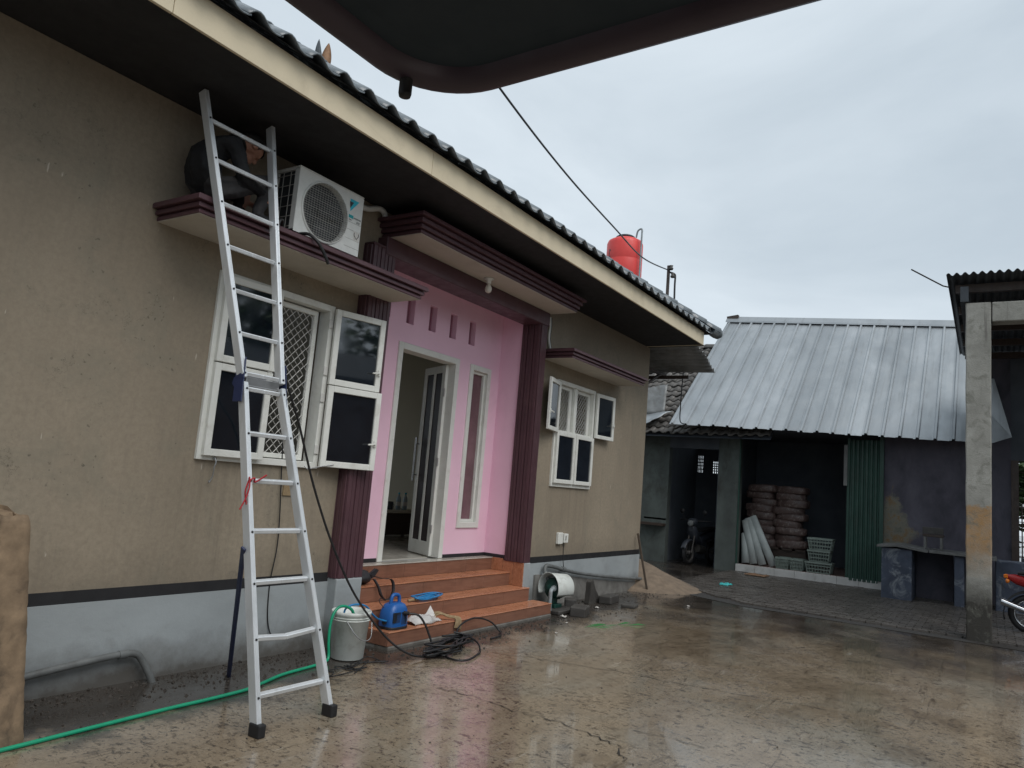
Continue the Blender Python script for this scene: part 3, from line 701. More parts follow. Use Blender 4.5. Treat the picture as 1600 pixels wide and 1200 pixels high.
b = MB(); b.tube(spline([(3.565,-.045,1.575),(3.575,-.055,1.54),(3.568,-.05,1.50),(3.572,-.04,1.44),(3.565,-.03,1.40),(3.555,-.028,1.385),(3.55,-.03,1.40)], 6), .006, 6)
b.lathe([(.014,-.006),(.018,0),(.014,.006)], (3.567,-.045,1.565), 10, 'y'); b.build('window_hook', M['steel'], w1)
b = MB(); b.tube(spline([(4.45,-.05,1.57),(4.47,-.07,1.545),(4.5,-.07,1.55),(4.6,-.09,1.575),(4.72,-.12,1.60)], 6), .005, 6); b.build('window_hook', M['steel'], w1)
# right window: lower pair shut, upper pair open over a diamond grille
b = frame_window(*W2); xm = (W2[0]+W2[1])/2; zt2 = 2.33
b.box(xm-.04, xm+.04, -.012, .10, W2[2]+.055, W2[3]-.055); b.box(W2[0]+.055, xm-.04, -.01, .10, zt2-.025, zt2+.025); b.box(xm+.04, W2[1]-.055, -.01, .10, zt2-.025, zt2+.025)
w2 = b.build('window', M['white'], house, bevel=.004)
sash(w2, (W2[0]+.03, -.045), ang(0), W2[2]+.05, zt2, .55, lever=0)
sash(w2, (W2[1]-.03, -.045), (-1, 0), W2[2]+.05, zt2, .55, lever=0)
sash(w2, (W2[1]-.01, -.055), ang(4), zt2+.01, W2[3]-.03, .55, hz=.35)
sash(w2, (W2[0]+.02, -.055), ang(166), zt2-.02, W2[3]-.045, .50, hz=.35)
for gx0, gx1 in ((W2[0]+.06, xm-.055), (xm+.055, W2[1]-.06)):
    f = MB(); f.box(gx0, gx0+.05, .03, .06, zt2+.03, 2.985); f.box(gx1-.07, gx1, .03, .06, zt2+.03, 2.985); f.box(gx0, gx1, .0301, .0599, 2.94, 2.985); f.build('grille_frame', M['white'], w2, bevel=.003)
    grille(w2, gx0+.05, gx1-.07, zt2+.03, 2.94, .045)
# sidelight beside the door
fw = .07
b = MB(); y0 = DY-.02
b.box(SL[0], SL[0]+fw, y0, DY+.1, SL[2], SL[3]); b.box(SL[1]-fw, SL[1], y0, DY+.1, SL[2], SL[3]); b.box(SL[0]+fw, SL[1]-fw, y0, DY+.1, SL[3]-fw, SL[3]); b.box(SL[0]+fw, SL[1]-fw, y0, DY+.1, SL[2], SL[2]+fw)
b.box(SL[0]+fw, SL[0]+fw+.035, DY+.02, DY+.09, SL[2]+fw, SL[3]-fw); b.box(SL[1]-fw-.035, SL[1]-fw, DY+.02, DY+.09, SL[2]+fw, SL[3]-fw); b.box(SL[0]+fw+.035, SL[1]-fw-.035, DY+.02, DY+.09, SL[3]-fw-.035, SL[3]-fw); b.box(SL[0]+fw+.035, SL[1]-fw-.035, DY+.02, DY+.09, SL[2]+fw, SL[2]+fw+.035)
sl = b.build('sidelight', M['white'], house, bevel=.004)
MB().box(SL[0]+fw+.03, SL[1]-fw-.03, DY+.055, DY+.063, SL[2]+fw+.03, SL[3]-fw-.03).build('pane', M['purpleglass'], sl)
# door frame and the leaf standing open into the room
b = MB(); b.box(D[0], D[0]+.075, DY-.02, DY+.16, .622, D[3]); b.box(D[1]-.075, D[1], DY-.02, DY+.16, .622, D[3]); b.box(D[0]+.075, D[1]-.075, DY-.02, DY+.16, D[3]-.075, D[3])
b.build('door_frame', M['white'], house, bevel=.005)
h = Vector((7.125, DY+.10, 0)); u = Vector((.42, .91, 0)).normalized(); n = Vector((-u.y, u.x, 0)); Z = Vector((0, 0, 1)); lw = .58; dz0, dz1 = .632, 2.945
def DP(s, z, d=0): return h + u*s + Z*z + n*d
b = MB()
for (s0, s1, a0, a1) in ((0, .085, dz0, dz1), (lw-.075, lw, dz0, dz1), (.085, lw-.075, dz0, dz0+.16), (.085, lw-.075, dz1-.09, dz1), (.27, .315, dz0+.16, dz1-.09)):
    b.obox(DP((s0+s1)/2, (a0+a1)/2), u*(s1-s0)/2, n*.02, Z*(a1-a0)/2)
door = b.build('door', M['white'], house, bevel=.004)
for (s0, s1) in ((.085, .27), (.315, lw-.075)):
    MB().obox(DP((s0+s1)/2, (dz0+.16+dz1-.09)/2), u*((s1-s0)/2+.004), n*.006, Z*((dz1-dz0-.25)/2+.004)).build('pane', M['doorglass'], door)
b = MB(); b.tube([DP(lw-.04, 1.5, .07), DP(lw-.04, 2.05, .07)], .013, 10); b.tube([DP(lw-.04, 1.58, .02), DP(lw-.04, 1.58, .07)], .009, 8); b.tube([DP(lw-.04, 1.97, .02), DP(lw-.04, 1.97, .07)], .009, 8)
b.build('handle', M['chrome'], door)
for zz in (.95, 1.75, 2.6): MB().obox(DP(-.008, zz, .022), u*.03, n*.006, Z*.05).build('hinge', M['grille'], door)

# front steps, tiled
def steps():
    core = MB(); T = .012
    lv = [(.155, -.47, 5.275, 8.255), (.31, -.20, 5.255, 8.155), (.465, .075, 5.255, 8.118), (.62, .36, 5.255, 8.118)]
    ys = [l[1] for l in lv] + [DY+.13]
    for i, (z, y, xa, xb) in enumerate(lv):
        core.box(xa+T, xb-T, y+T, ys[i+1]+T+.002 if i < 3 else ys[i+1], (-.2 if i == 0 else lv[i-1][0]-T), z-T)
        core.box(xa+T, xb-T, ys[i+1]+T+.004, DY+.12, (-.2 if i == 0 else lv[i-1][0]-T)-.001, z-T-.001) if i < 3 else None
    st = core.build('steps', M['cement'], house)
    def tile(x0, x1, y0, y1, z0, z1, m):
        b = MB(); b.box(x0, x1, y0, y1, z0, z1); b.build('step_tile', M[m], st, bevel=.003)
    for i, (z, y, xa, xb) in enumerate(lv):
        n = 5; w = (xb-xa)/n
        zb = .03 if i == 0 else lv[i-1][0]
        for k in range(n):
            x0, x1 = xa+k*w+.0015, xa+(k+1)*w-.0015
            tile(x0, x1, y, y+T, zb, z-T-.001, 'shaded_risertile')
            tile(x0, x1, y-.006, ys[i+1]-.001 if i < 3 else DY, z-T, z+random.uniform(-.0006, .0006), 'treadtile' if i < 3 else 'floor_in')
        if i == 0:
            tile(xa-.001, xa+T-.001, y+T+.001, -.125, zb, z-T-.001, 'shaded_risertile'); tile(xb-T, xb, y+T+.001, -.125, zb, z-T-.001, 'shaded_risertile')
        if i == 1: tile(xb-T, xb, y+T+.001, -.125, zb, z-T-.001, 'shaded_risertile')
    # tile cladding on the side wall of the recess
    for k in range(4):
        y0 = -.12 + k*.155; tile(RX1-.014, RX1-.001, y0+.0015, y0+.1535, .312 if k == 0 else (.312 if y0 < .05 else .467), .598 if k < 2 else .618, 'treadtile')
    for k in range(4): pass
    # rough concrete footing showing under the lowest riser
    MB().box(5.28, 8.25, -.485, -.30, -.2, .03).build('footing', M['darkcement'], st, bevel=.01)
    return st
steps()
# hall behind the door
b = MB()
b.box(5.2, 10.3, DY+.13, 7.5, .55, .62); b.build('hall_floor', M['floor_in'], house)
b = MB()
b.box(5.2, 5.3, DY+.14, 7.5, .62, 3.9); b.box(10.2, 10.3, DY+.14, 7.5, .62, 3.9); b.box(5.3, 10.2, 7.4, 7.5, .62, 1.0); b.box(5.3, 10.2, 7.4, 7.5, 3.65, 3.9); b.box(5.2, 10.3, DY+.14, 7.5, 3.9, 3.95); b.box(8.2, 10.3, DY+.135, DY+.139, .62, 3.9)  # unseen back side kept wide open, added to brighten the hall
b.build('hall_wall', M['room'], house)
for q in ((8.6, 10.2, .50, .60, .7, 3.9), (-2.7, 5.1, 3.0, 3.1, .3, 3.9), (5.0, 5.12, .62, 2.99, .3, 3.9)): MB().box(*q).build('inner_wall', M['room'], house)  # first box is added close behind the right window to keep it dark
# fittings on the wall
b = MB(); b.box(9.10, 9.23, -.045, -.001, .80, .955); b.box(9.255, 9.37, -.055, -.001, .815, .94); sk = b.build('socket_box', M['white'], house, bevel=.008, seg=2)
b = MB(); b.box(9.285, 9.30, -.058, -.054, .85, .91); b.build('socket_slot', M['rubber'], sk)
b = MB(); b.tube(spline([(9.24,-.05,.80),(9.25,-.05,.70),(9.245,-.06,.58),(9.25,-.08,.47)], 6), .006, 6); b.build('wire', M['cable'], sk)
b = MB(); b.tube(spline([(8.46,-.02,3.83),(8.47,-.025,3.7),(8.45,-.03,3.6),(8.46,-.03,3.5),(8.53,-.03,3.37)], 6), .016, 8); b.build('conduit', M['white'], house)
b = MB(); b.tube(spline([(8.50,-.02,3.83),(8.505,-.025,3.7),(8.48,-.03,3.6),(8.49,-.03,3.5),(8.56,-.03,3.37)], 6), .009, 8); b.build('wire', M['cable'], house)
b = MB(); b.tube(spline([(4.19,-.02,2.0),(4.24,-.02,1.49),(4.28,-.02,1.1),(4.287,-.02,.86),(4.26,-.02,.6),(4.275,-.02,.34),(4.31,-.03,.2),(4.346,-.04,.17)], 6), .005, 6); b.build('wire', M['cable'], house)
b = MB(); b.box(4.29, 4.40, -.012, -.001, 1.31, 1.44); b.build('patch_plate', M['rope'], house)
# ------------------------------------------------------------------ the shop across the yard
shop = thing('shop_building', 'open fronted shop shed with large ribbed silver metal roof and green folding shutter', 'building', (18, -2, 0))
def eave(y):
    t = (1.31-y)/5.96; return Vector((16.6 + .5*t, y, 3.27 - .15*t))
def ridge(y):
    t = (1.31-y)/5.96; return Vector((20.9, y, 6.78 - .42*t))
def roofpt(y, v, dz=0): return eave(y).lerp(ridge(y), v) + Vector((-.6*dz, 0, .8*dz))
rs = MB()
for (y0, y1) in ((1.25, -4.6),): rs.add([roofpt(y0, .02, -.06), roofpt(y1, .02, -.06), roofpt(y1, .995, -.06), roofpt(y0, .995, -.06)], [(0,1,2,3)])
sroof = rs.build('roof', M['darkinside'], shop)
npan = 19; pw = 5.96/npan
for i in range(npan):
    ya = 1.31 - i*pw; b = MB()
    prof = [(0, 0), (.045, 0), (.058, .042), (.095, .042), (.112, 0), (.2, .003), (pw+.004, 0)]
    off = random.uniform(-.012, .02); lift = random.uniform(0, .006)
    vs = []; nv = 6
    for j in range(nv+1):
        v = j/nv if j else -off*.25
        for (d, hh) in prof: vs.append(roofpt(ya-d, v, hh+lift+.004*math.sin(j*1.7+i)))
    k = len(prof)
    b.add(vs, [(j*k+q, j*k+q+1, (j+1)*k+q+1, (j+1)*k+q) for j in range(nv) for q in range(k-1)])
    b.build('roof_panel', M['zinc'], sroof, solid=.004)
rc = MB(); L = 6
vs = []
for j in range(L+1):
    y = 1.34 - 6.0*j/L; p = ridge(y)
    vs += [p + Vector((-.22, 0, -.12)), p + Vector((-.20, 0, -.10+.03)), p + Vector((0, 0, .09)), p + Vector((.22, 0, -.12))]
rc.add(vs, [(j*4+q, j*4+q+1, (j+1)*4+q+1, (j+1)*4+q) for j in range(L) for q in range(3)])
rc.build('ridge_flashing', M['zinc'], sroof, solid=.005)
# bent loose sheet hanging past the right end
b = MB(); b.add([(17.08,-4.62,3.10), (17.10,-5.04,3.10), (17.14,-5.38,3.24), (17.32,-5.27,3.72), (17.55,-5.10,4.45), (17.7,-4.64,4.5), (17.36,-5.03,3.72)], [(0,1,6),(1,2,6),(2,3,6),(3,4,6),(4,5,6),(5,0,6)])
b.build('loose_sheet', M['zinc'], sroof, solid=.004)
b = MB(); b.bar((20.86,1.34,6.80), (20.86,1.02,6.84), .13, .10); b.build('ridge_end_block', M['darkwood'], sroof)
# walls
MB().box(17.5, 17.8, -.105, .385, -.1, 3.22).build('pier', M['greenwall'], shop, bevel=.015, seg=2)
def shopwall_mat():
    m, t, p = newmat('peeling_dark_render')
    v = coords(t)
    f = noise(t, coords(t, (1, 1.3, .8)), 1.5, 8, .65, .3)
    c = ramp(t, f, [(.3, (.050, .048, .062)), (.5, (.088, .083, .105)), (.72, (.125, .12, .145))])
    sx = nd(t, 'ShaderNodeSeparateXYZ'); t.links.new(v, sx.inputs[0])
    dy = math_(t, 'ABSOLUTE', math_(t, 'ADD', sx.outputs[1], 3.3)); dz = math_(t, 'ABSOLUTE', math_(t, 'SUBTRACT', sx.outputs[2], 1.25))
    d = math_(t, 'ADD', math_(t, 'MULTIPLY', dy, 1.5), math_(t, 'MULTIPLY', dz, 0.75))
    d = math_(t, 'ADD', d, math_(t, 'MULTIPLY', math_(t, 'SUBTRACT', noise(t, v, 3, 7, .65), .5), 1.1))
    mask = ramp(t, d, [(.50, 1.0), (.66, 0.0)])
    pc = ramp(t, noise(t, v, 5, 7, .7), [(.32, (.10, .105, .085)), (.5, (.19, .18, .145)), (.62, (.20, .12, .05)), (.72, (.30, .32, .28))])
    c = mix(t, mask, c, pc)
    t.links.new(c, p.inputs['Base Color']); p.inputs['Roughness'].default_value = .85
    bump(t, p, noise(t, v, 16, 6, .7), .4, .01)
    return m
M['shopwall2'] = shopwall_mat()
MB().box(17.6, 17.78, -4.76, -3.12, -.1, 3.25).build('front_wall', M['shopwall2'], shop)
b = MB(); b.box(17.3, 20.6, -4.7, .3, 3.255, 3.29); b.build('ceiling', M['darkinside'], shop)
b = MB(); b.box(20.4, 20.5, -4.7, .385, -.1, 3.25); b.build('back_wall', M['darkinside'], shop)
b = MB(); b.box(17.805, 20.395, .25, .385, -.1, 3.25); b.build('inner_wall', M['darkinside'], shop)
b = MB(); b.box(17.79, 20.395, -3.3, -3.135, -.1, 3.25); b.build('inner_wall', M['darkinside'], shop)
MB().box(17.52, 20.4, -3.13, -.11, -.1, .172).build('shop_floor', M['shopfloor'], shop)
for k in range(7):
    y0 = -.112 - k*.4305; MB().box(17.49, 17.517, y0-.427, y0, .0, .185).build('step_tile', M['stepwhite'], shop, bevel=.004)
b = MB(); b.box(17.49, 17.54, -.135, -.108, .19, 3.2); b.build('door_jamb', M['greenpaint'], shop)
b = MB(); b.box(17.47, 17.55, -3.14, -3.06, .19, 3.2); b.build('door_jamb', M['greenpaint'], shop)
# folding shutter, pushed to the right
sh = MB().box(17.50, 17.56, -2.475, -2.425, .19, 3.15).build('folding_shutter', M['greenpaint'], shop)
for k in range(13):
    y0 = -2.485 - k*.044; zig = .03 if k % 2 else -.0
    b = MB(); b.prism([(17.50-zig*.6, y0), (17.545-zig*.6, y0-.004), (17.545-.03+zig*.6, y0-.042), (17.50-.03+zig*.6, y0-.038)], 'z', .14, 3.12)
    b.build('shutter_slat', M['greenpaint'], sh)
b = MB(); b.box(17.47, 17.52, -2.43, -2.36, 2.12, 3.0); b.build('guide_rail', M['slab'], shop)

# ------------------------------------------------------------------ older tiled house beside the shop
old = thing('tiled_house', 'low dark house with mossy clay tile roof beside the metal roofed shop', 'house', (18.5, 2, 0))
OE, OZ = 17.0, 3.06; OP = math.atan2(5.86-3.06, 3.45); oc, os_ = math.cos(OP), math.sin(OP); OL = 3.45/oc
b = MB(); b.add([(OE+.05,-.9,OZ-.05),(20.45,-.9,5.83),(20.45,6.5,5.83),(OE+.05,6.5,OZ-.05)], [(0,1,2,3)]); b.add([(20.45,-.9,5.83),(20.45,6.5,5.83),(23.9,6.5,3.0),(23.9,-.9,3.0)], [(0,1,2,3)])
oroof = b.build('roof', M['darkinside'], old)
# one clay tile, running up +x
def otile():
    n = 8; w = .23*1.1; L = .30
    top = [(i/n*w, .75*tprof(i/n)) for i in range(n+1)]
    poly = top + [(y, z-.018) for y, z in reversed(top)]; m = n+1
    vs = [(-.02*(q < m), y, z+.030) for q, (y, z) in enumerate(poly)] + [(L*oc, y, z + L*os_-.004) for y, z in poly]
    k = len(poly)
    fs = [(i, i+1, k+i+1, k+i) for i in range(k-1)] + [(k-1, 0, k, 2*k-1)] + [(i, 2*m-1-i, 2*m-2-i, i+1) for i in range(n)]
    return MB().add(vs, fs, 0, True)
ot0 = None; of = MB(); cand = []
for r in range(18):
    for c in range(33):
        cand.append((r, c, -.9 + c*.23))
near = [q for q in cand if (.05 < q[2] < 2.75 and q[0] < 18) or q[0] < 2 and q[2] < 2.75]
near = near[:290]
for (r, c, y) in cand:
    p = Vector((OE + r*.247*oc, y + random.uniform(-.012, .012), OZ + r*.247*os_ + random.uniform(-.008, .01)))
    if (r, c, y) in near:
        if ot0 is None: ot0 = otile().build('roof_tile', M['claytile'], oroof, at=p); o = ot0
        else: o = inst(ot0, 'roof_tile', oroof, p)
        o.rotation_euler = (random.uniform(-.04, .04), random.uniform(-.03, .03), random.uniform(-.04, .04))
    else:
        t_ = otile(); of.add([v + p for v in t_.v], t_.f, 0, True)
tag(of.build('tile_field', M['claytile'], oroof), kind='stuff')
for k in range(16): cap((20.45, 6.3-k*.45, 5.86), (20.45, 6.3-k*.45-.5, 5.86), .11).build('ridge_cap', M['claytile'], oroof)
MB().box(17.55, 17.75, 1.62, 6.4, -.1, 3.05).build('front_wall', M['greenwall'], old)
b = MB(); b.box(17.55, 17.75, .39, 1.615, 2.78, 3.05); b.build('door_head', M['darkinside'], old)
b = MB(); b.box(17.76, 20.0, 1.75, 1.85, 0, 3.05); b.build('inner_wall', M['darkinside'], old)
b = MB(); b.box(17.81, 20.0, .39, .49, 0, 3.05); b.build('inner_wall', M['darkinside'], old)
hv = [(1.58, 1.74, 2.30, 2.76), (1.10, 1.32, 2.30, 2.62)]
wl = [.39, 1.10, 1.32, 1.58, 1.74, 1.85]; zl = [0, 2.30, 2.62, 2.76, 3.2]
b = MB()
for i in range(5):
    for j in range(4):
        cy, cz = (wl[i]+wl[i+1])/2, (zl[j]+zl[j+1])/2
        if any(h[0] < cy < h[1] and h[2] < cz < h[3] for h in hv): continue
        b.box(20.0, 20.1, wl[i], wl[i+1], zl[j], zl[j+1])
b.build('back_wall', M['darkinside'], old)
for h in hv:
    b = MB()
    for q in range(1, 4):
        y = h[0] + (h[1]-h[0])*q/4; b.box(20.03, 20.06, y-.012, y+.012, h[2], h[3])
    for q in range(1, 5):
        z = h[2] + (h[3]-h[2])*q/5; b.box(20.02, 20.07, h[0], h[1], z-.014, z+.014)
    b.build('vent_lattice', M['darkinside'], old)
b = MB(); b.box(17.55, 17.6, 1.63, 2.2, 1.0, 1.04); b.box(17.35, 17.55, 1.63, 2.3, .86, .92); b.build('ledge', M['darkwood'], old)

# corrugated awning on the end wall of the tan house
aw = thing('awning', 'dark corrugated awning with bracket on the end wall of the tan house', 'awning', (12.6, 0, 3.9))
def awf(u, v):
    return Vector((12.08 + 1.30*u, -.70 + .02*math.sin(u*9) - .06*u + 3.2*v, 4.36 - .44*u + .026*math.sin(u*2*math.pi*11) + .02*math.sin(v*7)))
MB().grid(awf, 120, 4).build('corrugated_sheet', M['oldzinc'], aw, solid=.004)
b = MB(); b.bar((12.05,.15,3.80), (13.2,.15,3.84), .05, .05); b.bar((12.05,.15,3.4), (12.9,.15,3.80), .04, .04); b.build('bracket', M['darkwood'], aw)
b = MB(); b.bar((12.05,1.5,3.78), (13.2,1.5,3.88), .05, .05); b.bar((12.05,1.5,3.4), (12.9,1.5,3.84), .04, .04); b.build('bracket', M['darkwood'], aw)
b = MB(); b.bar((13.22,-.30,3.80), (13.22,2.4,3.80), .05, .06); b.build('purlin', M['darkwood'], aw)
# sheets lying on the old tile roof
def sheetthing(label, pts, mat):
    b = MB(); P = [Vector(p) for p in pts]
    def f(u, v):
        p = P[0].lerp(P[1], u).lerp(P[3].lerp(P[2], u), v)
        return p + Vector((0, 0, .02*math.sin(u*6+v*3)+.015*math.sin(v*11)))
    b.grid(f, 8, 8)
    o = b.build('metal_sheet', mat, None, solid=.005); tag(o, label, 'metal sheet', 'loose sheets on the old tile roof'); return o
sheetthing('flat grey sheet standing upright on the old tile roof', [(17.35,2.35,3.52),(17.4,1.76,3.62),(17.62,1.80,4.36),(17.58,2.4,4.30)], M['oldzinc'])
sheetthing('pale crumpled sheet lying at the edge of the old tile roof', [(16.85,2.5,3.16),(16.92,1.95,3.33),(17.35,1.52,3.66),(17.4,2.5,3.58)], M['zinc'])
o = MB().tube(spline([(13.35,-.15,3.93),(14.0,.1,3.86),(15.2,.55,3.5),(16.2,.9,3.28),(16.9,1.0,3.3)], 8), .012, 6).build('hanging_cable', M['cable'])
tag(o, 'black cable drooping from the awning to the metal roof edge', 'cable')

# ------------------------------------------------------------------ carport with the banded concrete column
cp_ = thing('carport', 'concrete carport with orange banded column and dark corrugated roof', 'carport', (13, -6.5, 0))
def colmesh(x, y):
    b = MB(); nz = 24
    def ring(z): 
        k = 1 + .03*(z/4.6 - .5); j = .004*math.sin(z*9+x); return [(x-.145*k+j, y-.150*k, z), (x+.145*k, y-.150*k+j, z), (x+.145*k, y+.150*k, z), (x-.145*k+j, y+.150*k-j, z)]
    vs = []
    for i in range(nz+1): vs += ring(-.1 + 4.72*i/nz)
    b.add(vs, [(i*4+q, i*4+(q+1) % 4, (i+1)*4+(q+1) % 4, (i+1)*4+q) for i in range(nz) for q in range(4)]); b.add(vs[-4:], [(0,1,2,3)])
    return b
colmesh(12.14, -4.885).build('column', M['column'], cp_, bevel=.016, seg=2, label='round edged grey column with an orange painted band')
colmesh(12.14, -9.2).build('column', M['column'], cp_, bevel=.012, seg=2)
MB().box(12.01, 12.27, -9.04, -5.046, 4.345, 4.625).build('beam', M['column'], cp_, bevel=.012)
for k in range(5):
    x = 12.3 + k*1.3; MB().box(x, x+.08, -9.3, -4.6, 4.86, 4.98).build('purlin', M['darkwood'], cp_)
for y in (-4.72, -9.1): MB().box(11.95, 17.9, y-.05, y+.05, 4.635, 4.855).build('rafter', M['carportroof'], cp_)
def crf(u, v): return Vector((11.9 + 6.0*u, -4.50 - 4.9*v, 5.03 + .022*math.sin(v*2*math.pi*48) + .01*math.sin(u*5)))
MB().grid(crf, 3, 384).build('corrugated_roof', M['carportroof'], cp_, solid=.005)
b = MB(); b.box(17.8, 17.9, -5.38, -4.78, -.1, 4.98); b.build('back_wall', M['shopwall'], cp_)
b = MB(); b.box(17.801, 17.899, -9.3, -5.37, 2.84, 4.979); b.build('back_wall_head', M['darkinside'], cp_)
b = MB(); b.box(17.74, 17.86, -5.50, -5.375, -.1, 2.838); b.build('post', M['darkwood'], cp_)
b = MB(); b.box(17.8, 17.9, -9.3, -5.53, -.1, .95); b.build('parapet', M['darkinside'], cp_)
b = MB(); b.tube([(11.95,-4.53,4.86), (11.9,-4.46,4.87), (11.6,-4.08,5.06)], .010, 6); b.build('wire_end', M['cable'], cp_)
fn = thing('iron_fence', 'dark iron bar fence seen through the gap behind the carport', 'fence', (19.5, -6, 0))
for k in range(9): MB().tube([(19.5, -5.6-k*.13, 0), (19.5, -5.6-k*.13, 2.05)], .012, 6).build('fence_bar', M['darkwood'], fn)
for z in (.9, 1.95): MB().box(19.49, 19.51, -6.8, -5.5, z, z+.03).build('fence_rail', M['darkwood'], fn)

# counters against the shop wall
ct = thing('concrete_counter', 'stained blue concrete counter with cracked grey top nearest the green shutter', 'counter', (16.6, -3.5, 0))
MB().box(15.98, 17.2, -3.79, -3.28, 0, .955).build('pedestal', M['bluestain'], ct, bevel=.012, seg=2)
MB().prism([(-3.20, .958), (-3.20, 1.0), (-3.55, 1.035), (-4.05, .975), (-4.05, .935), (-3.55, .99)], 'x', 15.92, 17.3).build('counter_top', M['slab'], ct, bevel=.008)
MB().box(16.95, 17.19, -4.42, -3.795, 0, .93).build('shade_panel', M['shopwall'], ct)  # dark panel added for the shaded open space under the top
ct2 = thing('concrete_counter', 'long low concrete counter behind the orange banded column', 'counter', (16.8, -4.9, 0))
MB().prism([(-4.06, .935), (-4.06, .985), (-4.7, .975), (-5.12, .955), (-5.12, .91), (-4.7, .93)], 'x', 16.1, 17.3).build('counter_top', M['slab'], ct2, bevel=.008)
MB().box(16.2, 17.2, -4.62, -4.46, 0, .92).build('pedestal', M['bluestain'], ct2, bevel=.012)
MB().box(16.35, 17.2, -5.75, -5.10, 0, .905).build('pedestal', M['bluestain'], ct2, bevel=.012)
st = thing('wooden_stool', 'small dark wooden stool standing upside on the concrete counter', 'stool', (16.6, -4.1, 1.0))
st['label'] = 'small dark wooden stand with short legs on the concrete counter'; st['category'] = 'stand'; st.name = 'wooden_stand'
MB().box(16.45, 16.8, -4.28, -3.93, 1.22, 1.27).build('shelf', M['darkwood'], st, bevel=.006)
MB().box(16.45, 16.48, -4.28, -3.93, 1.28, 1.40).build('front_board', M['stone'], st, bevel=.005)
for (x, y) in ((16.48,-4.24),(16.48,-3.97),(16.77,-4.24),(16.77,-3.97)): MB().box(x-.02, x+.02, y-.02, y+.02, 1.0, 1.22).build('leg', M['slab'], st)

# goods inside the shop
def sack_mesh():
    b = MB()
    def f(u, v):
        a = u*2*math.pi; c = (v-.5)*math.pi
        def sp(x, e): return math.copysign(abs(x)**e, x)
        y = .345*sp(math.cos(c), .3)*sp(math.cos(a), .5); x = .24*sp(math.cos(c), .3)*sp(math.sin(a), .5); z = .100*sp(math.sin(c), .42)
        w = .014*math.sin(9*y/.3+3*x) + .012*math.sin(23*y+11*x) + .006*math.sin(51*y-30*x)
        return Vector((x*(1+.10*math.cos(y*9)), y, z + w*(1-abs(z)/.1)))
    return b.grid(f, 28, 12)
s0 = None; rk = thing('pallet', 'low dark wooden pallet under the stacked brown sacks', 'pallet', (18.7, -.8, .172))
for k in range(5): MB().box(18.35, 19.1, -1.45+k*.30, -1.23+k*.30, .56, .60).build('deck_board', M['darkwood'], rk)
for x in (18.4, 18.7, 19.0): MB().box(x, x+.06, -1.45, -.03, .172, .558).build('bearer', M['darkwood'], rk)
for r in range(9):
    for c in range(2):
        if r < 2 and c == 0 and False: continue
        p = Vector((18.62 + random.uniform(-.05, .05), -.40 - c*.665 + (.035 if r % 2 else -.03) + random.uniform(-.03, .03), .688 + r*.158))
        if s0 is None:
            s0 = sack_mesh().build('sack', M['sack'], at=p); o = s0
        else: o = inst(s0, 'sack', None, p)
        o.rotation_euler = (random.uniform(-.06, .06), random.uniform(-.06, .06), random.uniform(-.16, .16) + (math.pi if random.random() < .5 else 0))
        o.scale = (random.uniform(.92, 1.08), random.uniform(.92, 1.05), random.uniform(.94, 1.10))
        tag(o, '%s brown woven sack in the %s row of the stack in the shop' % (('left', 'right')[c], ('bottom', 'second lowest', 'third lowest', 'fourth lowest', 'middle', 'fourth highest', 'third highest', 'second highest', 'top')[r]), 'sack', 'stacked brown sacks in the shop')
t0 = None
tl = ['pale rolled sheet leaning against the shop door jamb, leftmost of four', 'second pale rolled sheet from the shop door jamb', 'third pale rolled sheet from the shop door jamb, leaning right', 'pale rolled sheet nearest the baskets, leaning most steeply over']
for k, (yt, yb, zt_, hh) in enumerate([(-.155,-.24,.86,0), (-.15,-.42,1.17,0), (-.20,-.62,1.22,0), (-.30,-.86,1.27,0)]):
    b = MB(); a0 = Vector((17.86+.02*k, yb, .19)); a1 = Vector((18.05+.015*k, yt, zt_)); d = (a1-a0).normalized(); s_ = d.cross(Vector((1,0,0))).normalized(); n_ = s_.cross(d)
    vs = []; n = 10
    for p in (a0, a1):
        for i in range(n+1):
            t = math.pi*i/n; vs.append(p + s_*math.cos(t)*.085 - n_*math.sin(t)*.06*(1 if n_.x > 0 else -1))
    b.add(vs, [(i, i+1, n+2+i, n+1+i) for i in range(n)], 0, True)
    tag(b.build('rolled_sheet', M['trough'], None, solid=.014), tl[k], 'rolled sheet', 'rolled sheets leaning in the shop doorway')
